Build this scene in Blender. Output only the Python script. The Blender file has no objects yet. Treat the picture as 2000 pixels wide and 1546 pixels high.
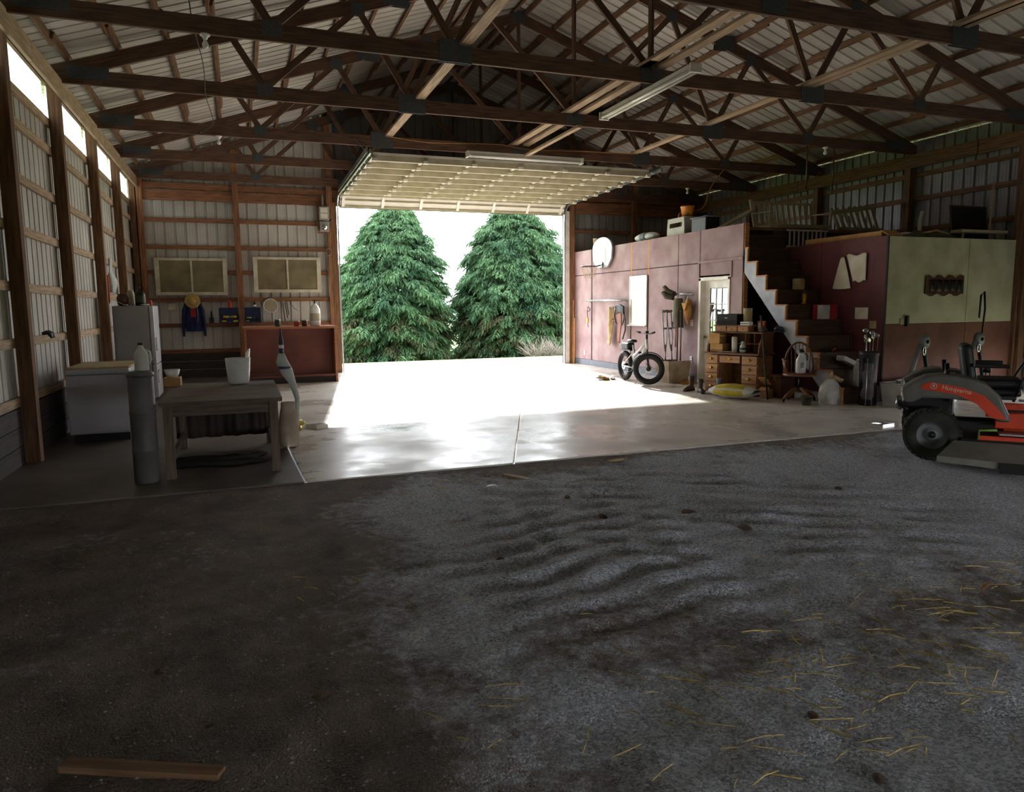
import bpy, bmesh, math, random
from mathutils import Vector, Matrix
random.seed(7)
scene = bpy.context.scene
COL = scene.collection

SKY, SUN, EXPO, FILL_GAP_R, FILL_GAP_B = 11.0, 20.0, -0.05, 0.9, 1.3  # last two: heights of unseen wall openings added to let in fill light

# ------------------------------------------------------------------ camera
F_PX = 1416.9
yaw, pit, rol = math.radians(20.32), math.radians(-6.944), math.radians(-0.607)
fw = Vector((math.sin(yaw)*math.cos(pit), math.cos(yaw)*math.cos(pit), math.sin(pit)))
rt = Vector((math.cos(yaw), -math.sin(yaw), 0)); up = rt.cross(fw)
rt, up = math.cos(rol)*rt + math.sin(rol)*up, -math.sin(rol)*rt + math.cos(rol)*up
cam = bpy.data.cameras.new('camera'); cam.sensor_fit = 'HORIZONTAL'; cam.sensor_width = 36
cam.lens = 36*F_PX/2000; cam.clip_end = 400; cam.clip_start = .05
cam_o = bpy.data.objects.new('camera', cam); COL.objects.link(cam_o)
m = Matrix((rt, up, -fw)).transposed().to_4x4(); m.translation = (0, 0, 1.6)
cam_o.matrix_world = m
scene.camera = cam_o

# ------------------------------------------------------------------ sky, sun, exposure
world = bpy.data.worlds.new('world'); scene.world = world; world.use_nodes = True
bg = world.node_tree.nodes['Background']
bg.inputs[0].default_value = (0.93, 0.95, 1.0, 1); bg.inputs[1].default_value = SKY
sun = bpy.data.lights.new('sun', 'SUN'); sun.energy = SUN; sun.angle = math.radians(0.9); sun.color = (1, .97, .92)
sun_o = bpy.data.objects.new('sun', sun); COL.objects.link(sun_o)
sd = Vector((1.35, 8.8, 8.91*math.tan(math.radians(25.0)))).normalized()
sun_o.rotation_euler = sd.to_track_quat('Z', 'Y').to_euler(); sun_o.location = (10, 40, 30)
vs = scene.view_settings
scene.display_settings.display_device = 'sRGB'
vs.view_transform = 'Standard'; vs.look = 'None'; vs.gamma = 1; vs.use_curve_mapping = False
vs.exposure = EXPO
scene.cycles.max_bounces = 8; scene.cycles.diffuse_bounces = 6; scene.cycles.caustics_reflective = False; scene.cycles.caustics_refractive = False
scene.cycles.sample_clamp_indirect = 6

# ------------------------------------------------------------------ materials
MATS = {}
def srgb(c):
    if isinstance(c, str):
        c = [int(c[i:i+2], 16)/255 for i in (0, 2, 4)]
    return tuple((v/12.92 if v <= .04045 else ((v+.055)/1.055)**2.4) for v in c)
def mat(name, c, rough=.7, metal=0, c2=None, scale=6, detail=4, stretch=None, bump=0, bscale=None, rnd=.0, spec=None, edge=(.35, .65), alpha=1, trans=0, emit=None):
    """procedural material: two colours mixed by noise in object space, a little value change per object"""
    if name in MATS: return MATS[name]
    m = bpy.data.materials.new(name); m.use_nodes = True; MATS[name] = m
    nt = m.node_tree; b = nt.nodes['Principled BSDF']; N = nt.nodes.new; L = nt.links.new
    c = srgb(c); c2 = srgb(c2) if c2 else tuple(v*.82 for v in c)
    tc = N('ShaderNodeTexCoord'); mp = N('ShaderNodeMapping'); L(tc.outputs['Object'], mp.inputs[0])
    if stretch: mp.inputs['Scale'].default_value = stretch
    nz = N('ShaderNodeTexNoise'); nz.inputs['Scale'].default_value = scale; nz.inputs['Detail'].default_value = detail
    L(mp.outputs[0], nz.inputs['Vector'])
    rp = N('ShaderNodeValToRGB'); rp.color_ramp.elements[0].position = edge[0]; rp.color_ramp.elements[1].position = edge[1]
    rp.color_ramp.elements[0].color = (*c2, 1); rp.color_ramp.elements[1].color = (*c, 1)
    L(nz.outputs['Fac'], rp.inputs[0]); out = rp.outputs[0]
    if rnd:
        oi = N('ShaderNodeObjectInfo'); mr = N('ShaderNodeMapRange'); mr.inputs['To Min'].default_value = 1-rnd; mr.inputs['To Max'].default_value = 1+rnd
        L(oi.outputs['Random'], mr.inputs['Value']); hs = N('ShaderNodeHueSaturation')
        L(mr.outputs[0], hs.inputs['Value']); L(out, hs.inputs['Color']); out = hs.outputs[0]
    L(out, b.inputs['Base Color'])
    b.inputs['Roughness'].default_value = rough; b.inputs['Metallic'].default_value = metal
    if spec is not None: b.inputs['Specular IOR Level'].default_value = spec
    if bump:
        n2 = N('ShaderNodeTexNoise'); n2.inputs['Scale'].default_value = bscale or scale*3; n2.inputs['Detail'].default_value = 5
        L(mp.outputs[0], n2.inputs['Vector']); bp = N('ShaderNodeBump'); bp.inputs['Strength'].default_value = bump; bp.inputs['Distance'].default_value = .02
        L(n2.outputs['Fac'], bp.inputs['Height']); L(bp.outputs[0], b.inputs['Normal'])
    if trans:
        b.inputs['Transmission Weight'].default_value = trans
    if emit:
        b.inputs['Emission Color'].default_value = (*srgb(emit[0]), 1); b.inputs['Emission Strength'].default_value = emit[1]
    return m

# ------------------------------------------------------------------ mesh builder
class MB:
    def __init__(s): s.v = []; s.f = []; s.sm = []
    def add(s, vs, fs, smooth=False):
        o = len(s.v); s.v += [tuple(v) for v in vs]; s.f += [tuple(i+o for i in f) for f in fs]; s.sm += [smooth]*len(fs); return s
    def box(s, a, b, rot=None, piv=None):
        x0, y0, z0 = a; x1, y1, z1 = b
        vs = [Vector((x, y, z)) for x in (x0, x1) for y in (y0, y1) for z in (z0, z1)]
        if rot is not None:
            p = Vector(piv) if piv is not None else (Vector(a)+Vector(b))/2
            vs = [rot @ (v-p) + p for v in vs]
        return s.add(vs, [(0, 1, 3, 2), (4, 6, 7, 5), (0, 4, 5, 1), (2, 3, 7, 6), (0, 2, 6, 4), (1, 5, 7, 3)])
    def cbox(s, c, d, rot=None):
        c = Vector(c); d = Vector(d)/2; return s.box(c-d, c+d, rot, c)
    def beam(s, p0, p1, w, h, upv=(0, 0, 1)):
        p0, p1 = Vector(p0), Vector(p1); d = (p1-p0).normalized(); u = Vector(upv)
        if abs(d.dot(u)) > .98: u = Vector((1, 0, 0))
        y = u.cross(d).normalized(); z = d.cross(y)
        vs = [p+y*a*w/2+z*b*h/2 for p in (p0, p1) for a in (-1, 1) for b in (-1, 1)]
        return s.add(vs, [(0, 2, 3, 1), (4, 5, 7, 6), (0, 1, 5, 4), (2, 6, 7, 3), (0, 4, 6, 2), (1, 3, 7, 5)])
    def cyl(s, p0, p1, r0, r1=None, n=12, cap=True, sx=1):
        return s.tube([p0, p1], [r0, r0 if r1 is None else r1], n, cap, sx)
    def tube(s, pts, r, n=8, cap=True, sx=1, closed=False, flat=1):
        pts = [Vector(p) for p in pts]; k = len(pts); rs = r if isinstance(r, (list, tuple)) else [r]*k
        vs = []; pu = None
        for i, p in enumerate(pts):
            if closed: d = (pts[(i+1) % k]-pts[i-1]).normalized()
            else: d = (pts[min(i+1, k-1)]-pts[max(i-1, 0)]).normalized()
            if pu is None:
                pu = Vector((0, 0, 1)) if abs(d.z) < .9 else Vector((1, 0, 0))
            y = pu.cross(d)
            if y.length < 1e-4: y = Vector((0, 1, 0)).cross(d)
            y.normalize(); z = d.cross(y).normalized(); pu = z
            for j in range(n):
                a = 2*math.pi*j/n; vs.append(p+y*math.cos(a)*rs[i]*sx+z*math.sin(a)*rs[i]*flat)
        fs = []
        for i in range(k if closed else k-1):
            a, b = i*n, ((i+1) % k)*n
            for j in range(n): fs.append((a+j, a+(j+1) % n, b+(j+1) % n, b+j))
        o = len(s.v); s.add(vs, fs, True)
        if cap and not closed:
            s.f += [tuple(o+j for j in range(n))[::-1], tuple(o+(k-1)*n+j for j in range(n))]; s.sm += [False, False]
        return s
    def lathe(s, prof, c=(0, 0, 0), n=20, sx=1, sy=1, rot=None, cap=True):
        c = Vector(c); vs = []
        for r, z in prof:
            for j in range(n):
                a = 2*math.pi*j/n; v = Vector((r*math.cos(a)*sx, r*math.sin(a)*sy, z))
                vs.append(c+(rot @ v if rot else v))
        fs = [(i*n+j, i*n+(j+1) % n, (i+1)*n+(j+1) % n, (i+1)*n+j) for i in range(len(prof)-1) for j in range(n)]
        o = len(s.v); s.add(vs, fs, True)
        if cap:
            k = len(prof); s.f += [tuple(o+j for j in range(n))[::-1], tuple(o+(k-1)*n+j for j in range(n))]; s.sm += [False, False]
        return s
    def prism(s, poly, d0, d1, axis='y'):
        """poly: 2-D outline; axis x -> (y,z), y -> (x,z), z -> (x,y); extruded d0..d1 along axis"""
        def P(a, b, t): return {'x': (t, a, b), 'y': (a, t, b), 'z': (a, b, t)}[axis]
        n = len(poly); vs = [P(a, b, d0) for a, b in poly]+[P(a, b, d1) for a, b in poly]
        return s.add(vs, [tuple(range(n))[::-1], tuple(range(n, 2*n))]+[(i, (i+1) % n, n+(i+1) % n, n+i) for i in range(n)])
    def grid(s, fn, nu, nv, smooth=True, cu=False):
        vs = [fn(i/nu, j/nv) for i in range(nu+(0 if cu else 1)) for j in range(nv+1)]
        w = nv+1; fs = []
        for i in range(nu):
            for j in range(nv):
                a = i*w+j; b = ((i+1) % nu if cu else i+1)*w+j
                fs.append((a, b, b+1, a+1))
        return s.add(vs, fs, smooth)
    def xf(s, M):
        s.v = [tuple(M @ Vector(v)) for v in s.v]; return s
    def mesh(s, name):
        me = bpy.data.meshes.new(name); me.from_pydata(s.v, [], s.f)
        me.polygons.foreach_set('use_smooth', s.sm); 
        bm = bmesh.new(); bm.from_mesh(me); bmesh.ops.recalc_face_normals(bm, faces=bm.faces); bm.to_mesh(me); bm.free()
        me.update(); return me

def link(name, me, m, parent=None, loc=None, rot=None):
    o = bpy.data.objects.new(name, me); COL.objects.link(o)
    if m and not me.materials: me.materials.append(MATS[m] if isinstance(m, str) else m)
    if parent is not None: o.parent = parent
    if loc is not None: o.location = loc
    if rot is not None: o.rotation_euler = rot
    return o
def obj(name, mb, m, parent=None, bevel=0, seg=2, loc=None, rot=None, sub=0, solid=0):
    o = link(name, mb.mesh(name), m, parent, loc, rot)
    if solid:
        k = o.modifiers.new('solid', 'SOLIDIFY'); k.thickness = solid; k.offset = 0
    if bevel:
        k = o.modifiers.new('bevel', 'BEVEL'); k.width = bevel; k.segments = seg; k.limit_method = 'ANGLE'; k.angle_limit = .6
        k.harden_normals = False
    if sub:
        k = o.modifiers.new('sub', 'SUBSURF'); k.levels = sub; k.render_levels = sub
    return o
def tag(o, label=None, cat=None, group=None, kind=None):
    if label: o['label'] = label
    if cat: o['category'] = cat
    if group: o['group'] = group
    if kind: o['kind'] = kind
    return o
def thing(name, label, cat, loc=(0, 0, 0), rz=0, group=None, kind=None):
    o = bpy.data.objects.new(name, None); COL.objects.link(o); o.empty_display_size = .1
    o.location = loc; o.rotation_euler = (0, 0, rz)
    return tag(o, label, cat, group, kind)
def copy_tree(o, parent=None):
    c = o.copy(); COL.objects.link(c)
    if parent is not None: c.parent = parent
    for ch in list(o.children): copy_tree(ch, c)
    return c
def bar(name, p0, p1, w, h, m, parent=None, upv=(0, 0, 1)):
    """a board whose local x axis runs along its length, so that the grain follows it"""
    p0, p1 = Vector(p0), Vector(p1); d = p1-p0; L = d.length; d.normalize(); u = Vector(upv)
    if abs(d.dot(u)) > .98: u = Vector((0, 1, 0))
    y = u.cross(d).normalized(); z = d.cross(y)
    mb = MB().cbox((0, 0, 0), (L, w, h))
    o = link(name, mb.mesh(name), m, parent)
    M = Matrix((d, y, z)).transposed().to_4x4(); M.translation = (p0+p1)/2
    o.matrix_basis = M
    return o
R3 = lambda ax, deg: Matrix.Rotation(math.radians(deg), 3, ax)
def text_mesh(body, size, depth=.001):
    cu = bpy.data.curves.new('t', 'FONT'); cu.body = body; cu.size = size; cu.extrude = depth; cu.align_x = 'CENTER'; cu.align_y = 'CENTER'
    o = bpy.data.objects.new('t', cu); COL.objects.link(o)
    bpy.context.view_layer.update()
    me = bpy.data.meshes.new_from_object(o.evaluated_get(bpy.context.evaluated_depsgraph_get()))
    bpy.data.objects.remove(o); bpy.data.curves.remove(cu); return me

# ------------------------------------------------------------------ shared materials
G = (2.2, 30, 30)
mat('truss_wood', '70523f', .8, c2='4a3226', scale=1.3, stretch=G, bump=.15, rnd=.12)
mat('wall_wood', '9b6c4b', .8, c2='714832', scale=1.2, stretch=G, bump=.15, rnd=.15)
mat('pale_wood', 'b59b80', .8, c2='8f775d', scale=1.3, stretch=G, bump=.15, rnd=.12)
mat('post_wood', '7c5a3e', .85, c2='553823', scale=1.2, stretch=G, bump=.2, rnd=.1)
mat('steel_white', 'c8c4be', .45, metal=0, c2='b3aea6', scale=1.5, rnd=.03, spec=.5)
mat('steel_shaded', '8e8b8a', .5, c2='777473', scale=1.5, rnd=.05, spec=.5)  # same sheets as the white steel, their shade put into a darker grey
mat('roof_white', 'bcb6ad', .5, c2='a0988f', scale=.8, rnd=.05)
mat('plate', '64686b', .55, metal=.6, c2='494d50', scale=30, stretch=(1, 1, 6))
mat('galv', 'b9bcbd', .38, metal=.85, c2='94989a', scale=8)
mat('chrome', 'd8dadc', .18, metal=1, c2='c0c2c4')
mat('black_metal', '1c1c1e', .4, metal=.4, c2='101012')
mat('black_plastic', '151517', .5, c2='0d0d0f')
mat('rubber', '1f1e1c', .85, c2='141311', scale=14)
mat('white_paint', 'e6e2d8', .5, c2='cfc9bc', scale=4)
mat('white_plastic', 'e4e4e2', .4, c2='d2d2d0', scale=5)
mat('brass', 'c9a04a', .3, metal=1, c2='a9812f')
mat('paper', 'e3ddcf', .85, c2='cfc7b4', scale=5)
mat('cardboard', 'b98d5c', .85, c2='a27848', scale=5)
# ================================================================== STRUCTURE
XL, XLS, XR, XRS, XM = -2.1, -2.29, 12.94, 13.13, 5.42
YE, YES, YB = 19.0, 19.05, -4.0
TRUSS_Y = [16.5, 14.05, 11.5, 9.05, 6.6, 4.15, 1.7, -.75, -3.2]
def zc(x): return 5.98 + (1/3)*(min(x, 2*XM-x) - 1.87)      # underside of the rafters
def zr(x): return zc(x) + .30                               # roof sheet

# ---- concrete slab, three pours with open joints
mat('concrete', 'd9d4ca', .34, c2='b3ada2', scale=1.6, detail=9, bump=.05, bscale=18, edge=(.3, .62)); mat('concrete_dark', '6a6159', .45, c2='463f38', scale=1.4, detail=9, bump=.05, bscale=18, edge=(.3, .62))
_nt = MATS['concrete'].node_tree; _mr = _nt.nodes.new('ShaderNodeMapRange'); _nz = _nt.nodes.new('ShaderNodeTexNoise'); _nz.inputs['Scale'].default_value = .9; _nz.inputs['Detail'].default_value = 8; _nz.inputs['Roughness'].default_value = .65
_nt.links.new(_nt.nodes['Mapping'].outputs[0], _nz.inputs['Vector']); _nt.links.new(_nz.outputs['Fac'], _mr.inputs['Value']); _mr.inputs['From Min'].default_value = .35; _mr.inputs['From Max'].default_value = .65; _mr.inputs['To Min'].default_value = .5; _mr.inputs['To Max'].default_value = .16
floor = thing('floor', 'grey concrete slab floor with cracks in front of the overhead door', 'floor', kind='structure')
g = .008
def slab(poly, m='concrete'): obj('slab', MB().prism(poly, -.14, 0, 'z'), m, floor, bevel=.006, seg=1)
MATS['concrete'].node_tree.links.new(next(n for n in MATS['concrete'].node_tree.nodes if n.type == 'MAP_RANGE').outputs[0], MATS['concrete'].node_tree.nodes['Principled BSDF'].inputs['Roughness'])
slab([(XLS, 6.93), (.49-g, 6.93), (.16-g, 19.3), (XLS, 19.3)], 'concrete_dark')  # left pour in a darker, browner concrete
slab([(.49+g, 6.93), (2.58-g, 6.93), (3.96-g, 10.31), (7.45-g, 19.3), (.16+g, 19.3)])
slab([(2.58+g, 6.93), (XRS, 6.93), (XRS, 19.3), (7.45+g, 19.3), (3.96+g, 10.31)])

# ---- gravel bay in the foreground: real relief plus fine bump
gm = mat('gravel', '8a8a8c', .95)
nt = gm.node_tree; nt.nodes.clear(); N = nt.nodes.new; L = nt.links.new
out = N('ShaderNodeOutputMaterial'); bs = N('ShaderNodeBsdfPrincipled'); L(bs.outputs[0], out.inputs[0]); bs.inputs['Roughness'].default_value = .95
tc = N('ShaderNodeTexCoord')
def noise(sc, det=5, vec=None, rough=.6):
    n = N('ShaderNodeTexNoise'); n.inputs['Scale'].default_value = sc; n.inputs['Detail'].default_value = det; n.inputs['Roughness'].default_value = rough
    L(vec or tc.outputs['Object'], n.inputs['Vector']); return n
def ramp(src, a, b, ca, cb):
    r = N('ShaderNodeValToRGB'); r.color_ramp.elements[0].position = a; r.color_ramp.elements[1].position = b
    r.color_ramp.elements[0].color = (*ca, 1); r.color_ramp.elements[1].color = (*cb, 1); L(src, r.inputs[0]); return r
def mixc(fac, a, b):
    x = N('ShaderNodeMix'); x.data_type = 'RGBA'; L(fac, x.inputs[0]); L(a, x.inputs[6]); L(b, x.inputs[7]); return x.outputs[2]
def math_(op, a, b):
    x = N('ShaderNodeMath'); x.operation = op
    for i, v in enumerate((a, b)):
        if isinstance(v, (int, float)): x.inputs[i].default_value = v
        else: L(v, x.inputs[i])
    return x.outputs[0]
vo = N('ShaderNodeTexVoronoi'); vo.inputs['Scale'].default_value = 95; L(tc.outputs['Object'], vo.inputs['Vector'])
vsep = N('ShaderNodeSeparateColor'); L(vo.outputs['Color'], vsep.inputs[0])
stone = ramp(vsep.outputs[0], .1, .95, srgb('93959c'), srgb('d6d9e0'))
dirt = ramp(noise(3, 8).outputs['Fac'], .3, .75, srgb('5a4e45'), srgb('857668'))
sx = N('ShaderNodeSeparateXYZ'); L(tc.outputs['Object'], sx.inputs[0])
# worn earth shows through along the slab edge and on the trodden left side, gravel elsewhere
big = noise(.55, 4)
a1 = N('ShaderNodeMapRange'); L(sx.outputs['X'], a1.inputs['Value']); a1.inputs['From Min'].default_value = .2; a1.inputs['From Max'].default_value = 1.7; a1.inputs['To Min'].default_value = .33; a1.inputs['To Max'].default_value = -.12
b1 = N('ShaderNodeMapRange'); L(sx.outputs['Y'], b1.inputs['Value']); b1.inputs['From Min'].default_value = 6.1; b1.inputs['From Max'].default_value = 6.9; b1.inputs['To Min'].default_value = 0; b1.inputs['To Max'].default_value = .4
def blob(cx, cy, rx, ry, amt):
    dx = math_('DIVIDE', math_('SUBTRACT', sx.outputs['X'], cx), rx); dy = math_('DIVIDE', math_('SUBTRACT', sx.outputs['Y'], cy), ry)
    d = math_('ADD', math_('MULTIPLY', dx, dx), math_('MULTIPLY', dy, dy))
    mr = N('ShaderNodeMapRange'); L(d, mr.inputs['Value']); mr.inputs['From Max'].default_value = 1; mr.inputs['To Min'].default_value = amt; mr.inputs['To Max'].default_value = 0
    return mr.outputs[0]
s_ = math_('ADD', math_('ADD', math_('ADD', big.outputs['Fac'], a1.outputs[0]), b1.outputs[0]), math_('ADD', blob(1.95, 3.05, .85, .6, .44), math_('ADD', blob(2.9, 2.5, 1.6, .55, .24), blob(4.6, 2.9, 1.2, .9, .16))))
msk = N('ShaderNodeMapRange'); L(math_('ADD', s_, math_('MULTIPLY', math_('SUBTRACT', noise(14, 6).outputs['Fac'], .5), .5)), msk.inputs['Value']); msk.inputs['From Min'].default_value = .52; msk.inputs['From Max'].default_value = .72
colr = mixc(msk.outputs[0], stone.outputs[0], dirt.outputs[0])
L(colr, bs.inputs['Base Color'])
hb = math_('ADD', math_('MULTIPLY', vo.outputs['Distance'], -1.0), math_('MULTIPLY', noise(16, 6).outputs['Fac'], 2.0))
bp = N('ShaderNodeBump'); bp.inputs['Strength'].default_value = .9; bp.inputs['Distance'].default_value = .018; L(hb, bp.inputs['Height']); L(bp.outputs[0], bs.inputs['Normal'])
import mathutils.noise as mn
def gz(x, y):
    z = -.05 + .030*mn.noise((x*.7, y*.7, 3)) + .022*mn.noise((x*2.3, y*2.3, 1)) + .010*mn.noise((x*7, y*7, 5))
    w = max(0, 1-((x-3.6)/2.4)**2)*max(0, 1-((y-4.9)/2.1)**2)                     # tyre ruts: two crossing sets of lug marks
    z += .030*w*math.sin(21*(y*.86+x*.5)+2.2*mn.noise((x*1.2, y*1.2, 9)))*(.6+.8*mn.noise((x*1.7, y*1.7, 4)))
    w2 = max(0, 1-((x-2.1)/1.5)**2)*max(0, 1-((y-4.3)/2.0)**2)
    z += .026*w2*math.sin(22*(y-x*.2)+2.6*mn.noise((x*1.5, y*1.5, 2)))*(.7+.8*mn.noise((x*1.4, y*1.9, 6)))
    t = max(0, min(1, (y-6.5)/.35)); z = z*(1-t)+(-.014+.006*mn.noise((x*4, y*4, 2)))*t
    return min(z, -.006)
mb = MB(); nx, ny = 320, 330
def gfn(u, v):
    x = -2.4 + 15.6*u; y = YB+10.93*(1-(1-v)**1.0)
    return (x, y, gz(x, y))
mb.grid(gfn, nx, ny)
tag(obj('floor_gravel', mb, 'gravel'), 'rutted grey gravel and bare earth floor in the foreground', 'ground', kind='structure')

# ---- ribbed steel sheets
RIB = [(0, 0), (.014, .032), (.044, .032), (.058, 0), (.108, 0), (.114, .004), (.120, 0), (.173, 0), (.179, .004), (.185, 0)]
def rib_profile(width):
    pts = []; k = 0
    while k*.229 < width-1e-4:
        for a, h in RIB:
            if k*.229+a < width: pts.append((k*.229+a, h))
        k += 1
    pts.append((width, 0)); return pts
def wall_sheet(parent, origin, along, out_n, width, z0, ztop, m='steel_white'):
    """one ribbed sheet: runs `width` along `along` from origin; ribs stick out along out_n; ztop(s) gives the top edge"""
    o = Vector(origin); al = Vector(along); on = Vector(out_n); mb = MB(); pr = rib_profile(width)
    vs = []
    for s, h in pr:
        p = o+al*s+on*h; vs += [(p.x, p.y, z0), (p.x, p.y, ztop(s))]
    mb.add(vs, [(2*i, 2*i+2, 2*i+3, 2*i+1) for i in range(len(pr)-1)])
    return obj('wall_sheet', mb, m, parent)

wl = thing('wall_left', 'ribbed white steel side wall on wooden posts and girts with a high strip of skylight panes', 'wall', kind='structure')
y = YB
while y < YE-.01:
    w = min(.916, YES-y)
    wall_sheet(wl, (XLS, y, 0), (0, 1, 0), (-1, 0, 0), w, 0, lambda s: 4.13)
    wall_sheet(wl, (XLS, y, 0), (0, 1, 0), (-1, 0, 0), w, 4.60, lambda s: 4.90)
    y += .916
for i, yy in enumerate([18.93]+TRUSS_Y):
    bar('post', (XL-.07, yy, -.1), (XL-.07, yy, 4.72), .14, .14, 'post_wood', wl)
for k in range(len(TRUSS_Y)):
    y1 = ([18.93]+TRUSS_Y)[k]; y0 = TRUSS_Y[k]
    for z in (.66, 1.28, 1.88, 2.52, 3.1, 3.72, 4.09):
        bar('girt', (XL-.16, y0+.0, z), (XL-.16, y1, z), .036, .1, 'pale_wood', wl)  # light on these girts partly put into a paler wood colour
    bar('window_head', (XL-.165, y0, 4.64), (XL-.165, y1, 4.64), .03, .09, 'post_wood', wl)
    for z in (.10, .30, .50): bar('skirt_board', (XL-.16, y0, z), (XL-.16, y1, z), .04, .19, 'skirt', wl) if 'skirt' in MATS else None
for k in range(5):
    bar('header', (XL+.02, YB+.02+k*4.65, 4.535), (XL+.02, min(YB+(k+1)*4.65, 18.98), 4.535), .04, .235, 'pale_wood', wl)
gl = bpy.data.materials.new('skylight_pane'); gl.use_nodes = True; MATS['skylight_pane'] = gl
nt_ = gl.node_tree; nt_.nodes.clear(); o_ = nt_.nodes.new('ShaderNodeOutputMaterial'); t_ = nt_.nodes.new('ShaderNodeBsdfTranslucent'); t_.inputs[0].default_value = (.55, .555, .56, 1)
nt_.links.new(t_.outputs[0], o_.inputs[0])
for k in range(len(TRUSS_Y)):
    y1 = ([18.93]+TRUSS_Y)[k]; y0 = TRUSS_Y[k]
    tag(obj('window_%d' % (k+1), MB().box((XLS-.004, y0+.08, 4.13), (XLS, y1-.08, 4.60)), 'skylight_pane'),
        ['translucent high strip pane in the left wall nearest the overhead door', 'second translucent strip pane from the overhead door in the left wall', 'third translucent strip pane from the overhead door in the left wall', 'fourth translucent strip pane from the overhead door, largest in view'][k] if k < 4 else 'translucent strip pane of the left wall outside the picture, number %d from the door' % (k+1), 'window', kind='structure')

# ---- end wall with the overhead door opening
DX0, DX1, DZ = 2.36, 8.62, 4.30
we = thing('wall_back', 'ribbed steel gable end wall with wooden girts around the overhead door', 'wall', kind='structure')
def cols(x0, x1, z0):
    x = x0
    while x < x1-.01:
        w = min(.916, x1-x); wall_sheet(we, (x, YES, 0), (1, 0, 0), (0, 1, 0), w, z0, lambda s, x=x: zr(x+s), 'steel_white' if x < 2.3 else 'steel_shaded'); x += .916
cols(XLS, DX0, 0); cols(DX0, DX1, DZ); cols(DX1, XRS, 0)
for x in (XL+.05, .02, 2.2, 8.84, 10.85, XR-.1): bar('post', (x, 18.93, -.1), (x, 18.93, zc(x)), .14, .14, 'wall_wood', we, upv=(0, 1, 0))
for x0, x1 in ((XL, .0), (0.0, 2.3)):
    for z in (.64, 1.26, 1.86, 2.51, 3.09, 3.72):
        bar('girt', (x0, 19.02, z), (x1, 19.02, z), .038, .095, 'wall_wood', we)
for z in (.64, 1.26, 1.86, 2.51, 3.09, 3.72, 4.6, 5.2, 5.8): bar('girt', (8.7 if z < 4.3 else 2.3, 19.02, z), (XR, 19.02, z), .038, .095, 'wall_wood', we) if z < 5.1 else bar('girt', (XM-3*(7.3-z), 19.02, z), (XM+3*(7.3-z), 19.02, z), .038, .095, 'wall_wood', we)
for x0, x1 in ((XL, .0), (0.0, 2.3), (2.3, 8.7)):
    bar('header', (x0, 18.975, 4.28), (x1, 18.975, 4.28), .045, .235, 'wall_wood', we); bar('header', (x0, 18.985, 4.49), (x1, 18.985, 4.49), .04, .14, 'wall_wood', we)
bar('header', (8.7, 18.98, 4.36), (XR, 18.98, 4.36), .04, .33, 'wall_wood', we)
mat('skirt', '403834', .85, c2='2c2624', scale=1.3, stretch=G, rnd=.1)
for z in (.10, .30, .50):
    bar('skirt_board', (XL, 19.02, z), (2.3, 19.02, z), .04, .19, 'skirt', we)
for k in range(len(TRUSS_Y)):
    y1 = ([18.93]+TRUSS_Y)[k]; y0 = TRUSS_Y[k]
    for z in (.10, .30, .50): bar('skirt_board', (XL-.16, y0, z), (XL-.16, y1, z), .04, .19, 'skirt', wl)
# door jambs
bar('trim_1', (DX0-.06, 18.9, 0), (DX0-.06, 18.9, 4.25), .14, .1, 'post_wood', None, upv=(0, 1, 0))
bar('trim_2', (DX1+.06, 18.9, 0), (DX1+.06, 18.9, 4.25), .14, .1, 'white_paint', None, upv=(0, 1, 0))
for o, l in ((bpy.data.objects['trim_1'], 'dark door jamb trim at the left side of the overhead door opening'), (bpy.data.objects['trim_2'], 'pale door jamb trim at the right side of the overhead door opening')): tag(o, l, 'trim', kind='structure')

# ---- right wall (unseen low opening near the camera added for fill light)
wr = thing('wall_right', 'dim ribbed steel side wall above the loft with dark posts and header', 'wall', kind='structure')
y = 8.3
while y < YE-.01:
    w = min(.916, YES-y); wall_sheet(wr, (XRS, y, 0), (0, 1, 0), (1, 0, 0), w, 0, lambda s: 4.885, 'steel_shaded'); y += .916
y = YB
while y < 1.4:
    wall_sheet(wr, (XRS, y, 0), (0, 1, 0), (1, 0, 0), .916, 0, lambda s: 4.885, 'steel_shaded'); y += .916
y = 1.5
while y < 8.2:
    w = min(.916, 8.3-y); wall_sheet(wr, (XRS, y, 0), (0, 1, 0), (1, 0, 0), w, FILL_GAP_R, lambda s: 4.885, 'steel_shaded'); y += .916
for yy in [18.93]+TRUSS_Y: bar('post', (XR+.07, yy, -.1), (XR+.07, yy, 4.72), .14, .14, 'post_wood', wr)
for z in (.66, 1.28, 1.88, 2.52, 3.1, 3.72, 4.2):
    bar('girt', (XR+.16, 8.4, z), (XR+.16, 18.9, z), .036, .1, 'post_wood', wr)
for k in range(5): bar('header', (XR-.02, YB+.02+k*4.65, 4.45), (XR-.02, min(YB+(k+1)*4.65, 18.98), 4.45), .04, .26, 'post_wood', wr)
# rear wall behind the camera, low opening added for fill light
mat('apron2', '6a7048', .95)
wf = thing('wall_front', 'ribbed steel gable wall behind the viewer', 'wall', kind='structure')
x = XLS
while x < XRS-.01:
    w = min(.916, XRS-x); wall_sheet(wf, (x, YB, 0), (1, 0, 0), (0, -1, 0), w, FILL_GAP_B if 2.0 < x < 8.7 else 0, lambda s, x=x: zr(x+s)); x += .916
obj('ground_rear', MB().grid(lambda u, v: (-2.3+15.46*u, -40+36*v, -.06), 4, 4), 'apron2'); tag(bpy.data.objects['ground_rear'], 'grass and gravel drive behind the viewer', 'ground', kind='structure')

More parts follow.
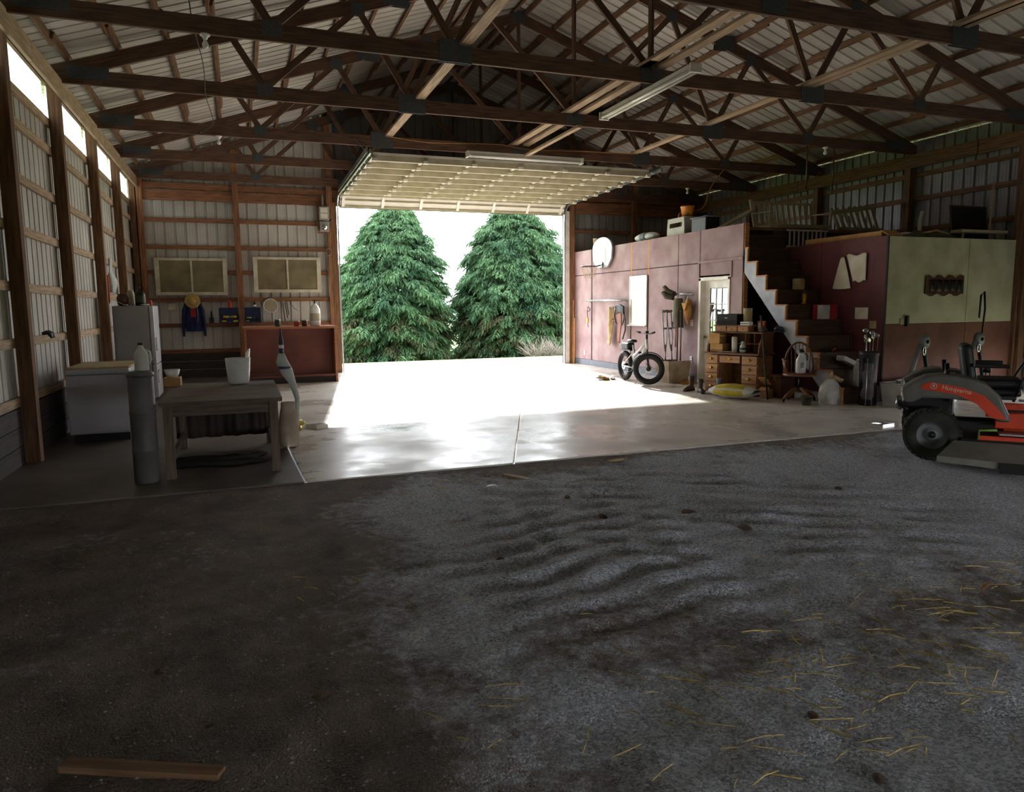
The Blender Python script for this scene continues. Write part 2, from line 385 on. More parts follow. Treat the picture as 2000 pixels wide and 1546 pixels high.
# ---- roof: sheets, purlins, long braces
roof = thing('ceiling', 'white ribbed steel roof sheets on wooden purlins', 'roof', kind='structure')
pr = rib_profile(.916)
for side in (-1, 1):
    xa, xb = (XM-8.0, XM+8.0)[side > 0], XM
    mb = MB(); vs = []
    for s, h in pr: vs += [(xa, s, zr(XM)-8.0/3+h), (xb, s, zr(XM)+h)]
    mb.add(vs, [(2*i, 2*i+2, 2*i+3, 2*i+1) for i in range(len(pr)-1)])
    me = mb.mesh('roof_sheet'); y = YB-.3
    while y < YES+.3:
        link('roof_sheet', me, 'roof_white', roof, (0, y, 0)); y += .916
    me2 = None
    for i in range(13):
        dx = .12+i*.61; x = XM+side*dx; j = 0; y = YB
        while y < YES-.2:
            o = link('purlin', (me2 := me2 or MB().cbox((0, 0, 0), (5.15, .04, .09)).mesh('purlin')), 'post_wood', roof)
            yl = min(y+5.15, YES+.3); xx = x+(.045 if j % 2 else 0)
            M = Matrix.Translation((xx, y+2.5, zc(xx)+.2+.045)) @ Matrix.Rotation(math.pi/2, 4, 'Z') @ Matrix.Rotation(math.atan(1/3)*side*-1, 4, 'X')
            if y+5.1 > 19.6: M = M @ Matrix.Translation((-(y+5.1-19.6), 0, 0))
            o.matrix_basis = M
            y += 4.9; j += 1
bar('ridge_cap', (XM, YB-.3, zr(XM)+.03), (XM, YES+.3, zr(XM)+.03), .3, .02, 'roof_white', roof)
for bx, ys in ((2.78, (-3, 6.2, 11.6, 17.0)), (5.30, (-3, 8.9, 14.2)), (5.56, (4, 11.8, 17.0)), (8.05, (-3, 6.9, 11.8, 17.0)), (8.16, (1, 9.2))):
    for a, c in zip(ys[:-1], ys[1:]): bar('brace', (bx+random.uniform(-.03, .03), a-.15, 4.835), (bx, c+.15, 4.835), .14, .04, 'pale_wood', roof)
bar('brace', (5.48, 11.4, 4.595), (5.48, 14.0, 4.595), .09, .04, 'pale_wood', roof)

# ---- roof trusses
ORD = ['first', 'second', 'third', 'fourth', 'fifth', 'sixth', 'seventh', 'eighth', 'ninth']
BN = [.5, 2.65, XM]; TN = [.08, 1.87, 3.55]
def truss(yy, label):
    t = thing('roof_truss', label, 'truss', (0, yy, 0), group='roof trusses across the barn')
    mir = lambda x: 2*XM-x
    for a, c in ((XL-.12, 2.65), (2.65, 8.19), (8.19, XR+.12)): bar('bottom_chord', (a, 0, 4.715), (c, 0, 4.715), .045, .19, 'truss_wood', t)
    for sg in (0, 1):
        f = (lambda x: x) if not sg else mir
        for a, c in ((XL-.45, 2.45), (2.45, XM)):
            bar('top_chord', (f(a), 0, zc(f(a))+.1), (f(c), 0, zc(f(c))+.1), .045, .19, 'truss_wood', t)
        for b_, t_ in ((.5, .08), (.5, 1.87), (2.65, 1.87), (2.65, 3.55), (XM, 3.55)):
            bar('web', (f(b_), 0, 4.78), (f(t_), 0, zc(f(t_))+.06), .04, .09, 'truss_wood', t)
        for px, pz, w, h in ((.5, 4.76, .22, .16), (2.65, 4.74, .42, .27), (1.87, zc(1.87)+.05, .2, .18), (3.55, zc(3.55)+.05, .2, .18), (XL+.35, 4.77, .5, .17), (2.45, zc(2.45)+.1, .4, .26)):
            for d in (-1, 1): obj('gusset_plate', MB().cbox((f(px), d*.026, pz), (w, .005, h)), 'plate', t)
    bar('web', (XM, 0, 4.78), (XM, 0, zc(XM)+.05), .04, .09, 'truss_wood', t, upv=(0, 1, 0))
    for d in (-1, 1):
        obj('gusset_plate', MB().cbox((XM, d*.026, 4.76), (.32, .005, .24)), 'plate', t); obj('gusset_plate', MB().cbox((XM, d*.026, zc(XM)+.1), (.26, .005, .24)), 'plate', t)
    return t
t0 = truss(TRUSS_Y[0], 'wooden roof truss nearest the open overhead door')
for i, yy in enumerate(TRUSS_Y[1:5], 1):
    t = copy_tree(t0); t.location.y = yy; t['label'] = 'wooden roof truss, %s one counted from the overhead door' % ORD[i]
te = copy_tree(t0); te.location.y = 18.84; te['label'] = 'wooden gable truss standing against the end wall'
for yy in TRUSS_Y[5:]:
    t = copy_tree(t0); t.location.y = yy; t['label'] = 'wooden roof truss, %s one counted from the overhead door' % ORD[TRUSS_Y.index(yy)]

# ---- overhead door, rolled open
mat('door_skin', 'e2ded3', .5, c2='d5cfc0', scale=3); mat('door_strut', 'c2b8a2', .5, c2='ada287', scale=4, metal=.2)
dr = thing('door_1', 'white sectional overhead door rolled up on its tracks', 'door', kind='structure')
tz = lambda yy: 4.43+(18.6-yy)*.018
n = 7; y0, y1 = 14.2, 18.55; sl = (y1-y0)/n
for k in range(n):
    ya, yb = y0+k*sl+.006, y0+(k+1)*sl-.006; za, zb = tz(ya), tz(yb)
    s = obj('section', MB().add([(x, yy, tz(yy)+d) for x in (2.5, 8.5) for yy in (ya, yb) for d in (0, .04)], [(0, 1, 3, 2), (4, 6, 7, 5), (0, 4, 5, 1), (2, 3, 7, 6), (0, 2, 6, 4), (1, 5, 7, 3)]), 'door_skin', dr)
    bar('strut', (2.5, ya+.04, za-.055), (8.5, ya+.04, za-.055), .06, .11, 'door_strut', s)
    for i in range(7): 
        xx = 2.53+i*.99; bar('stile', (xx, ya+.08, tz(ya+.08)-.02), (xx, yb-.07, tz(yb-.07)-.02), .06, .04, 'door_skin', s)
    for i in range(7): obj('hinge', MB().cbox((2.53+i*.99, ya-.0, za-.10), (.09, .09, .05)), 'door_skin', s)
    for xx in (2.44, 8.56): obj('roller', MB().cyl((xx-.03, ya, za-.01), (xx+.03, ya, za-.01), .035, n=10), 'galv', s)
# bottom section hanging at the curve
A, B = Vector((0, 18.86, 4.15)), Vector((0, 18.62, 4.42)); dn = Vector((0, (B-A).z, -(B-A).y)).normalized()
s = obj('section', MB().add([(x, (p+dn*d).y, (p+dn*d).z) for x in (2.45, 8.55) for p in (A, B) for d in (0, .04)], [(0, 1, 3, 2), (4, 6, 7, 5), (0, 4, 5, 1), (2, 3, 7, 6), (0, 2, 6, 4), (1, 5, 7, 3)]), 'door_skin', dr)
for t_, w in ((.04, .05), (.55, .02), (.97, .06)):
    p = A.lerp(B, t_)-dn*.02; bar('strut', (2.46, p.y, p.z), (8.54, p.y, p.z), .045, w, 'door_strut', s)
for i in range(7):
    xx = 2.53+i*.985; pa, pb = A.lerp(B, .06)-dn*.025, A.lerp(B, .94)-dn*.025; bar('stile', (xx, pa.y, pa.z), (xx, pb.y, pb.z), .07, .04, 'white_paint', s)
obj('seal', MB().box((2.45, 18.84, 4.115), (8.55, 18.9, 4.15)), 'rubber', s)
for side, xx in ((0, 2.40), (1, 8.60)):
    pts = [(xx, 18.88, 0), (xx, 18.88, 3.9)]+[(xx, 18.88-.36*(1-math.cos(a)), 3.98+.42*math.sin(a)) for a in (.3, .7, 1.1, 1.4)]+[(xx, 18.4, 4.41), (xx, 13.85, 4.49)]
    tr = thing('door_track', 'galvanised steel track of the overhead door on its %s side' % ('left' if not side else 'right'), 'track', (0, 0, 0), group='tracks of the overhead door')
    mb = MB()
    for p, q in zip(pts[:-1], pts[1:]):
        mb.beam(p, q, .025, .075, (1, 0, 0)) if 0 else mb.beam(p, q, .03, .075, upv=(0, 0, 1) if abs(q[1]-p[1]) > abs(q[2]-p[2]) else (0, 1, 0))
    obj('rail', mb, 'galv', tr)
    bar('angle_iron', (xx+(-.04 if not side else .04), 18.3, 4.47), (xx+(-.04 if not side else .04), 13.95, 4.55), .01, .1, 'galv', tr)
    bar('hanger', (xx, 14.0, 4.45), (xx+(-.25 if not side else .12), 14.03, 4.72), .03, .006, 'galv', tr)
    bar('hanger', (xx, 16.5, 4.45), (xx, 16.5, 4.7), .03, .006, 'galv', tr)

# ---- the built-in room with red board walls
mat('red_board', '9f8887', .75, c2='7f5f61', scale=2.2, detail=9, bump=.12, bscale=60, edge=(.3, .7))
mat('red_board2', '6e3638', .7, c2='5a2a2c', scale=2.2, detail=9, bump=.1, bscale=60)
mat('grey_base', '6f737c', .8); mat('bare_stud', 'c98f58', .8, c2='a8713f', scale=1.3, stretch=G)
W = 8.92
rm = thing('wall_room', 'dusty red board wall of the built-in room beside the overhead door', 'wall', kind='structure')
def sheet(y0, y1, z0, z1, m='red_board'): obj('panel', MB().box((W, y0+.005, z0+.004), (W+.02, y1-.005, z1-.004)), m, rm, bevel=.003, seg=1)
for y0, y1 in ((17.8, 18.98), (15.70, 17.78), (14.92, 15.66), (13.66, 14.88), (12.86, 13.65)):
    sheet(y0, y1, .16, 2.46); sheet(y0, y1, 2.47, 3.13)
sheet(11.48, 11.84, 0, 2.46); sheet(11.85, 12.85, 2.2, 2.46); sheet(11.48, 12.85, 2.47, 3.13)
obj('baseboard', MB().box((W-.004, 12.87, 0), (W+.02, 18.98, .158)), 'grey_base', rm)
for y in (15.68, 14.90): bar('stud', (W+.012, y, 2.32), (W+.012, y, 3.12), .02, .05, 'bare_stud', rm, upv=(0, 1, 0))
bar('batten', (W-.006, 17.79, .16), (W-.006, 17.79, 3.12), .012, .035, 'skirt', rm, upv=(0, 1, 0))
for y in (15.68, 14.9): bar('batten', (W-.004, y, .16), (W-.004, y, 1.15), .01, .03, 'skirt', rm, upv=(0, 1, 0))
for y in (12.88, 11.82): bar('casing', (W-.01, y, 2.14), (W-.01, y, 2.46), .02, .05, 'pink_trim' if 'pink_trim' in MATS else 'red_board', rm, upv=(0, 1, 0))
bar('casing', (W-.01, 12.9, 2.48), (W-.01, 11.48, 2.48), .02, .05, 'red_board', rm)
obj('core', MB().box((W+.03, 12.87, 0), (W+.10, 18.98, 3.1)).box((W+.03, 11.48, 0), (W+.10, 11.83, 3.1)).box((W+.03, 11.83, 2.2), (W+.10, 12.87, 3.1)), 'skirt', rm)
obj('end_stud', MB().box((W+.02, 11.46, 0), (W+.11, 11.5, 3.13)), 'bare_stud', rm)
# back and side of the room, loft floor
mat('loft_board', '8a6b4c', .85, c2='6a4e36', scale=3)
lf = thing('floor_loft', 'board loft floor on top of the built-in rooms', 'floor', kind='structure')
obj('deck', MB().box((W+.02, 11.95, 3.06), (XRS-.03, 18.98, 3.12)), 'loft_board', lf)
obj('deck', MB().box((9.97, 9.16, 2.62), (XRS-.03, 11.95, 2.69)), 'loft_board', lf)
obj('riser_board', MB().box((9.98, 11.93, 2.69), (XRS-.03, 11.97, 3.06)), 'skirt', lf)
# room door, half glazed, recessed in a white frame
d2 = thing('door_2', 'white half-glazed entry door recessed in the red wall', 'door', kind='structure')
fr = MB().box((W-.02, 12.79, 0), (W+.14, 12.86, 2.16)).box((W-.02, 11.84, 0), (W+.14, 11.90, 2.16)).box((W-.02, 11.84, 2.10), (W+.14, 12.86, 2.17))
obj('frame', fr, 'white_paint', d2, bevel=.005)
lf_ = MB().box((W+.10, 11.9, .02), (W+.14, 12.79, .98)).box((W+.10, 11.9, 1.95), (W+.14, 12.79, 2.1)).box((W+.10, 12.63, .98), (W+.14, 12.79, 1.95)).box((W+.10, 11.9, .98), (W+.14, 12.06, 1.95))
lv = obj('leaf', lf_, 'white_paint', d2)
obj('leaf_panel', MB().box((W+.09, 12.4, .15), (W+.1, 12.7, .85)).box((W+.09, 12.0, .15), (W+.1, 12.3, .85)), 'white_paint', lv, bevel=.006)
mat('mirror_glass', 'aeb6ba', .03, metal=.85, c2='a6aeb2')
for i in range(3):
    for j in range(3):
        a = 12.06+.19*i; z = .98+.323*j; obj('pane', MB().box((W+.118, a+.012, z+.012), (W+.122, a+.178, z+.311)), 'mirror_glass', lv)
for i in (1, 2): obj('muntin', MB().box((W+.105, 12.06+.19*i-.012, .98), (W+.13, 12.06+.19*i+.012, 1.95)).box((W+.105, 12.06, .98+.323*i-.012), (W+.13, 12.63, .98+.323*i+.012)), 'white_paint', lv)
kn = obj('knob', MB().lathe([(.0, 0), (.012, 0), (.012, .03), (.03, .045), (.03, .06), (.0, .075)], rot=R3('Y', -90), c=(W+.1, 12.71, .95)), 'brass', lv)

# ---- staircase up to the loft
mat('tread_wood', '4d3424', .8, c2='382418', scale=1.4, stretch=G); mat('stringer_paint', 'b9bcc4', .7, c2='a3a6ae', scale=5)
st = thing('staircase', 'steep wooden stairs to the loft with pale painted stringer', 'stairs', kind='structure')
rise, run = .267, .268; f0, zt0 = 8.975, .267
SX0, SX1 = 8.94, 9.93
for k in range(11):
    z = zt0+k*rise; yf = f0+k*run
    obj('tread', MB().box((SX0+.03, yf-.02, z-.03), (SX1, yf+run, z)), 'tread_wood', st); obj('riser', MB().box((SX0+.03, yf+.01, z-rise), (SX1, yf+.03, z-.03)), 'tread_wood', st)
    obj('nosing', MB().box((SX0-.005, yf-.03, z-.02), (SX0+.035, yf+run, z+.004)), 'bare_stud', st); obj('nosing', MB().box((SX0-.005, yf-.012, z-rise), (SX0+.035, yf+.012, z-.02)), 'bare_stud', st)
def stringer(x0, x1, m):
    poly = [(f0, 0)]
    for k in range(11): poly += [(f0+k*run, zt0+k*rise-.022), (f0+(k+1)*run-.005, zt0+k*rise-.022)]
    poly += [(f0+11*run, zt0+10*rise-.28), (f0+.24, 0)]
    return obj('stringer', MB().prism(poly, x0, x1, 'x'), m, st)
stringer(SX0, SX0+.03, 'stringer_paint'); stringer(SX1-.03, SX1-.0, 'tread_wood')

# ---- second room: red side wall by the stairs, cream front wall with brown wainscot
ws = thing('wall_stair', 'dark red board wall running up beside the stairs', 'wall', kind='structure')
obj('panel', MB().box((9.95, 9.16, 0), (9.97, 10.58, 2.70)), 'red_board2', ws); obj('panel', MB().box((9.95, 10.59, 0), (9.97, 11.94, 2.70)), 'red_board2', ws)
wc = thing('wall_room_front', 'cream board wall above brown wainscot at the front of the second room', 'wall', kind='structure')
mat('cream_board', 'b9b597', .8, c2='a29d80', scale=2.5, detail=6); mat('brown_board', '6d4536', .8, c2='593629', scale=3)
for x0, x1 in ((9.95, 11.78), (11.79, 12.93)): obj('panel', MB().box((x0, 9.13, 1.265), (x1, 9.155, 2.69)), 'cream_board', wc); obj('wainscot', MB().box((x0, 9.125, 0), (x1, 9.155, 1.258)), 'brown_board', wc)
bar('corner_trim', (9.945, 9.135, 0), (9.945, 9.135, 2.7), .03, .03, 'skirt', wc, upv=(0, 1, 0))
bar('corner_post', (12.98, 9.12, 0), (12.98, 9.12, 4.4), .14, .14, 'post_wood', wc, upv=(0, 1, 0))

# ---- outdoors: apron, lawn
mat('apron', 'c4bfb4', .9, c2='a8a294', scale=3, bump=.3, bscale=50); mat('lawn', '7f9a4c', .95, c2='5d7a38', scale=2, bump=.5, bscale=40)
obj('ground', MB().grid(lambda u, v: (-60+130*u, 19.06+v*3.6, -.02-.14*max(0, v-.7)), 40, 10), 'apron')
tag(bpy.data.objects['ground'], 'sunlit pale gravel apron outside the overhead door', 'ground', kind='structure')
def lz(y): return -.05-.09*(y-22.66)*(1 if y < 34 else 1)+(.0 if y < 34 else .09*(y-34))
obj('ground_lawn', MB().grid(lambda u, v: (-80+170*u, 22.6+v*90, max(lz(22.6+v*90), -1.1)+.02*mn.noise((u*60, v*40, 1))), 60, 60), 'lawn')
tag(bpy.data.objects['ground_lawn'], 'green lawn sloping away beneath the conifers', 'lawn', kind='structure')
obj('ground_yard', MB().grid(lambda u, v: (13.16+40*u, -40+59*v, -.06), 4, 4), 'apron2'); tag(bpy.data.objects['ground_yard'], 'grassy side yard beyond the right wall', 'ground', kind='structure')
obj('ground_side', MB().grid(lambda u, v: (-60+57.7*u, -40+59*v, -.06), 4, 4), 'lawn'); tag(bpy.data.objects['ground_side'], 'grass beyond the left side wall', 'ground', kind='structure')
# ================================================================== CONIFERS outside the door
import numpy as np
def leafmat(name, c, c2):
    m = mat(name, c, .75, c2=c2, scale=.9, detail=3, edge=(.3, .7)); nt = m.node_tree
    b = nt.nodes['Principled BSDF']; o = nt.nodes['Material Output']; tr = nt.nodes.new('ShaderNodeBsdfTranslucent'); mx = nt.nodes.new('ShaderNodeMixShader'); mx.inputs[0].default_value = .3
    src = b.inputs['Base Color'].links[0].from_socket; nt.links.new(src, tr.inputs[0]); b.inputs['Specular IOR Level'].default_value = .2
    nt.links.new(b.outputs[0], mx.inputs[1]); nt.links.new(tr.outputs[0], mx.inputs[2]); nt.links.new(mx.outputs[0], o.inputs[0])
leafmat('needles', '56754f', '31503a'); leafmat('needles_old', '4c5036', '343a28'); mat('bark', '4a3b30', .9, c2='33281f', scale=8)
def frond_template(rng):
    """unit drooping branch end along +x: a curved stem, hanging side twigs, needle tufts; returns (n,4,3) quads"""
    Q = []; n = 10; Z = Vector((0, 0, 1)); d = Vector((1, 0, 0)); side = Vector((0, 1, 0))
    for i in range(n):
        t = (i+.4)/n; c = d*t+Z*(.22*t-.75*t*t)
        for sg in (-1, 1):
            l = (.55-.32*t)*rng.uniform(.7, 1.25); w = l*rng.uniform(.2, .3)
            dd = (side*sg*rng.uniform(.4, 1)+d*rng.uniform(.35, .9)+Z*rng.uniform(-.9, -.15)).normalized()
            nn = dd.cross(Vector((rng.uniform(-.5, .5), rng.uniform(-.5, .5), 1))).normalized()
            e = c+dd*l-Z*.3*l; m_ = c+dd*l*.45
            Q.append((c, m_+nn*w*.5, e, m_-nn*w*.5))
            for q in (.35, .6, .85):
                b0 = c.lerp(e, q)
                for s2 in (-1, 1):
                    d2 = (dd*.7+nn*s2*.9-Z*.45).normalized(); l2 = l*.36*(1.1-q*.5)
                    Q.append((b0, b0+d2*l2*.5+dd*w*.16, b0+d2*l2, b0+d2*l2*.5-dd*w*.16))
    return np.array([[tuple(v) for v in q] for q in Q], dtype=np.float32)
_r = random.Random(11); FRONDS = [frond_template(_r) for _ in range(10)]
def quads_mesh(name, quads):
    q = np.concatenate(quads).reshape(-1, 3); n = len(q)//4
    me = bpy.data.meshes.new(name); me.vertices.add(n*4); me.vertices.foreach_set('co', q.ravel())
    me.loops.add(n*4); me.loops.foreach_set('vertex_index', np.arange(n*4, dtype=np.int32))
    me.polygons.add(n); me.polygons.foreach_set('loop_start', np.arange(0, n*4, 4, dtype=np.int32)); me.polygons.foreach_set('loop_total', np.full(n, 4, dtype=np.int32))
    me.update(calc_edges=True); return me
def conifer(base, H, prof, seed, label, nb, lean=0):
    rng = random.Random(seed); t = thing('conifer_tree', label, 'tree', base, group='tall conifers outside the overhead door')
    obj('trunk', MB().tube([(0, 0, -.3), (0, 0, H*.5), (lean, 0, H*.97)], [.17, .10, .02], 9), 'bark', t)
    def rad(f):
        for (a, ra), (b, rb) in zip(prof[:-1], prof[1:]):
            if a <= f <= b: return ra+(rb-ra)*(f-a)/(b-a)
        return .05
    fol = []; old = []; br = MB()
    for i in range(nb):
        f = rng.random()**1.15; an = rng.uniform(0, 2*math.pi)
        # boughs: tiers of mounded clumps with shadowed gaps between
        tier = .5+.5*math.sin(f*H*2*math.pi/1.05+2.2*math.sin(an*2+seed)+1.3*math.sin(an*5))
        lump = .5+.5*math.sin(an*6+4*math.sin(f*9+seed))
        R = rad(f)*(.74+.16*tier+.14*lump)*rng.choice((1, 1, 1, .95, .85, .65, .45)); L = rng.uniform(.5, .95)*(1-.4*f)
        z = H*(.02+.96*f)+rng.uniform(-.1, .1); cr = max(R-L*.75, 0)
        pit_ = rng.uniform(-.15, .35); M = Matrix.Rotation(an+rng.uniform(-.5, .5), 3, 'Z') @ Matrix.Rotation(-pit_, 3, 'Y') @ Matrix.Rotation(rng.uniform(-.4, .4), 3, 'X')
        M = np.array(M, dtype=np.float32)*L
        p = np.array((math.cos(an)*cr+lean*f, math.sin(an)*cr, z), dtype=np.float32)
        (fol if (f > .3 or rng.random() < .65) else old).append(FRONDS[i % 10] @ M.T+p)
        if i % 30 == 0: br.tube([(lean*f, 0, z-.12), tuple(p), tuple(p+M[:, 0]*.5)], [.03, .015, .005], 5)
    link('foliage', quads_mesh('foliage', fol), 'needles', t); link('old_foliage', quads_mesh('old_foliage', old), 'needles_old', t); obj('branches', br, 'bark', t)
    return t
conifer((5.75, 31.2, -.82), 7.1, [(0, 2.6), (.15, 2.8), (.4, 2.75), (.6, 2.4), (.8, 1.6), (.92, .9), (1, .1)], 3, 'tall green conifer left of the sky gap in the door opening', 4300, .6)
conifer((11.9, 31.0, -.82), 7.3, [(0, 2.9), (.15, 3.15), (.38, 3.1), (.6, 2.5), (.8, 1.9), (.93, 1.0), (1, .1)], 5, 'tall green conifer right of the sky gap in the door opening', 5000, -.3)
conifer((8.75, 36.5, -.9), 3.7, [(0, 1.5), (.3, 1.5), (.6, 1.1), (1, .05)], 9, 'small dark conifer low between the two tall conifers', 900)
conifer((2.0, 36.8, -.9), 6.3, [(0, 2.3), (.3, 2.2), (.6, 1.5), (1, .05)], 12, 'conifer partly hidden behind the left door jamb', 1200)
# dead twiggy shrub at the foot of the right conifer
rng = random.Random(4); mb = MB(); mat('dead_twig', '7d736c', .9, c2='655c56')
for i in range(230):
    an = rng.uniform(0, 6.28); l = rng.uniform(.5, 1.1); a = Vector((rng.uniform(-.9, .9), rng.uniform(-.25, .25), 0)); d = Vector((math.cos(an)*.7, math.sin(an)*.3, rng.uniform(.3, .9))).normalized()
    mb.tube([a, a+d*l*.5, a+d*l+Vector((0, 0, -.05))], [.012, .008, .003], 4)
s = thing('bare_shrub', 'grey leafless twiggy shrub at the foot of the right conifer', 'shrub', (11.6, 27.0, -.44)); obj('twigs', mb, 'dead_twig', s)
# ================================================================== LEFT SIDE
mat('enamel', 'b0b0b4', .35, c2='a4a4a8', scale=2); mat('enamel_grey', '8f8c8e', .45, c2='7f7c7e', scale=2); mat('tan_board', 'b8a878', .8, c2='9c8c60', scale=3)
mat('canister_grey', '6a6765', .5, c2='575452', scale=3); mat('table_wood', '6f5e4f', .7, c2='4f4238', scale=1.3, stretch=G, rnd=.1); mat('dark_cloth', '4a3f38', .95, c2='332b27', scale=3); mat('bench_red', '7d4639', .7, c2='613226', scale=1.5, detail=6)
mat('bench_edge', '9a6040', .7, c2='7b4a30', scale=1.3, stretch=G)
# chest freezer
t = thing('chest_freezer', 'white chest freezer with a tan board on its lid by the left wall', 'freezer', (-1.69, 10.68, 0))
obj('plinth', MB().box((-.31, -.53, 0), (.31, .53, .1)), 'black_plastic', t); obj('body', MB().box((-.345, -.58, .1), (.345, .58, .83)), 'enamel', t, bevel=.015)
l = obj('lid', MB().box((-.35, -.585, .838), (.355, .585, .905)), 'enamel', t, bevel=.02); obj('gasket', MB().box((-.33, -.57, .828), (.33, .57, .84)), 'grey_base', l)
obj('handle', MB().box((.352, -.1, .85), (.375, .1, .88)), 'galv', l, bevel=.006)
o = obj('board', MB().box((-1.69-.345, 10.68-.57, .906), (-1.69+.35, 10.68+.57, .928)), 'tan_board', bevel=.003); tag(o, 'thin tan board lying on the white chest freezer', 'board')
# refrigerator
t = thing('refrigerator', 'white two-door refrigerator standing near the far left corner', 'refrigerator', (-1.77, 14.62, 0))
obj('cabinet', MB().box((-.31, -.4, .04), (.25, .4, 1.70)), 'enamel_grey', t, bevel=.012); obj('gasket', MB().box((.25, -.385, .08), (.265, .385, 1.69)), 'bench_red', t)
for z0, z1 in ((.08, .66), (.675, 1.70)):
    d = obj('door', MB().box((.265, -.4, z0), (.335, .4, z1)), 'enamel', t, bevel=.015); zc_ = z0+.35 if z1 > 1 else z1-.2
    obj('handle', MB().box((.335, -.37, zc_-.12), (.365, -.34, zc_+.12)), 'white_plastic', d, bevel=.008)
for x in (-.27, .2): obj('foot', MB().cyl((x, -.35, 0), (x, -.35, .045), .02, n=8).cyl((x, .35, 0), (x, .35, .045), .02, n=8), 'black_plastic', t)
# things on top of the refrigerator
zt = 1.70
def vessel(name, label, cat, loc, prof, m, extra=None, n=16, sy=1):
    t = thing(name, label, cat, loc); obj('body', MB().lathe(prof, n=n, sy=sy), m, t)
    if extra: extra(t)
    return t
mat('brown_glaze', '5a3826', .3, c2='40261a'); mat('cream_glaze', 'b0a48c', .4); mat('red_plastic', 'c0392b', .45, c2='a52e22'); mat('dark_green', '3c4632', .6, c2='2c3424')
vessel('clay_pot', 'brown clay pot on the refrigerator top', 'pot', (-1.93, 14.45, zt), [(.06, 0), (.09, .05), (.10, .14), (.075, .19), (.085, .21), (.07, .21), (.06, .17)], 'brown_glaze')
vessel('cream_jar', 'cream jar behind the brown pot on the refrigerator', 'jar', (-1.84, 14.75, zt), [(.07, 0), (.08, .02), (.08, .2), (.05, .25), (.05, .28)], 'cream_glaze')
vessel('black_kettle', 'black lidded kettle with bail handle on the refrigerator', 'kettle', (-1.66, 14.5, zt), [(.075, 0), (.085, .02), (.085, .2), (.07, .25), (.03, .27), (.02, .3), (0, .305)], 'black_metal',
    lambda t: (obj('band', MB().lathe([(.0865, .06), (.0865, .18)], cap=False), 'dark_green', t), obj('bail', MB().tube([(.085*math.cos(a), 0, .2+.17*math.sin(a)) for a in [i*math.pi/10 for i in range(11)]], .006, 6), 'black_metal', t)))
vessel('red_bottle', 'small red bottle at the corner of the refrigerator top', 'bottle', (-1.48, 14.35, zt), [(.02, 0), (.024, .01), (.024, .06), (.012, .09), (.012, .11)], 'red_plastic', lambda t: obj('cap', MB().cyl((0, 0, .11), (0, 0, .13), .014, n=10), 'black_plastic', t))
vessel('white_saucer', 'white saucer on the front edge of the refrigerator top', 'saucer', (-1.57, 14.3, zt), [(.04, 0), (.06, .01), (.08, .025), (.077, .028), (.055, .014)], 'white_plastic')
t = thing('metal_ladle', 'bright metal ladle lying on the refrigerator top', 'ladle', (-1.95, 14.27, zt)); obj('handle', MB().tube([(-.06, 0, .09), (0, 0, .05), (.06, .0, .015)], .006, 6), 'chrome', t); obj('bowl', MB().lathe([(.006, 0), (.025, .006), (.034, .022)], c=(.085, 0, 0), n=12), 'chrome', t)
# grey canister with jug
t = thing('grey_canister', 'tall grey metal canister at the near corner of the wooden table', 'canister', (-.905, 7.5, 0))
obj('body', MB().lathe([(.10, 0), (.112, .01), (.112, .30), (.118, .31), (.112, .32), (.112, .66), (.118, .67), (.112, .68), (.112, .99), (.10, 1.02)], n=24), 'canister_grey', t); obj('lid', MB().lathe([(.118, 1.0), (.118, 1.03), (.10, 1.05), (0, 1.055)], n=24), 'canister_grey', t)
t = thing('milk_jug', 'white plastic jug standing on the grey canister', 'jug', (-.885, 7.5, 1.055)); obj('body', MB().lathe([(.055, 0), (.062, .01), (.062, .14), (.05, .18), (.022, .215), (.02, .24)], n=18), 'white_plastic', t)
obj('handle', MB().tube([(.045, 0, .19), (.075, 0, .17), (.08, 0, .1), (.06, 0, .06)], .012, 7), 'white_plastic', t); obj('cap', MB().cyl((0, 0, .238), (0, 0, .258), .024, n=14), 'black_plastic', t)
# wooden table with things on and under it
t = thing('wooden_table', 'weathered plank table with curtain below on the dark left slab', 'table', (-.22, 8.4, 0))
for i in range(4): bar('plank', (-.55, -.72+i*.475, .73), (.56, -.72+i*.475, .73), .468, .04, 'table_wood', t)
for sx_ in (-.48, .48):
    for sy_ in (-.85, .82): bar('leg', (sx_, sy_, 0), (sx_, sy_, .71), .08, .08, 'table_wood', t, upv=(0, 1, 0))
    bar('rail', (sx_, -.85, .65), (sx_, .82, .65), .035, .1, 'table_wood', t); bar('stretcher', (sx_, -.85, .16), (sx_, .82, .16), .035, .07, 'table_wood', t)
for sy_ in (-.85, .82): bar('rail', (-.48, sy_, .65), (.48, sy_, .65), .035, .1, 'table_wood', t)
obj('curtain', MB().grid(lambda u, v: (-.55+1.1*u, .77+.03*math.sin(u*29)+.015*math.sin(u*71), .69-.57*v), 60, 8), 'dark_cloth', t, solid=.006)
t = thing('shadow_sheet', 'black crumpled sheet standing in for shadow on the floor beneath the table', 'shadow', (-.3, 8.25, 0)); obj('sheet', MB().grid(lambda u, v: (-.46+.92*u+.05*math.sin(v*9), -.28+.56*v+.06*math.sin(u*7), .012+.05*max(0, mn.noise((u*4, v*3, 1)))), 26, 16), 'rubber', t, solid=.008)  # dark sheet standing in for the shadow under the table
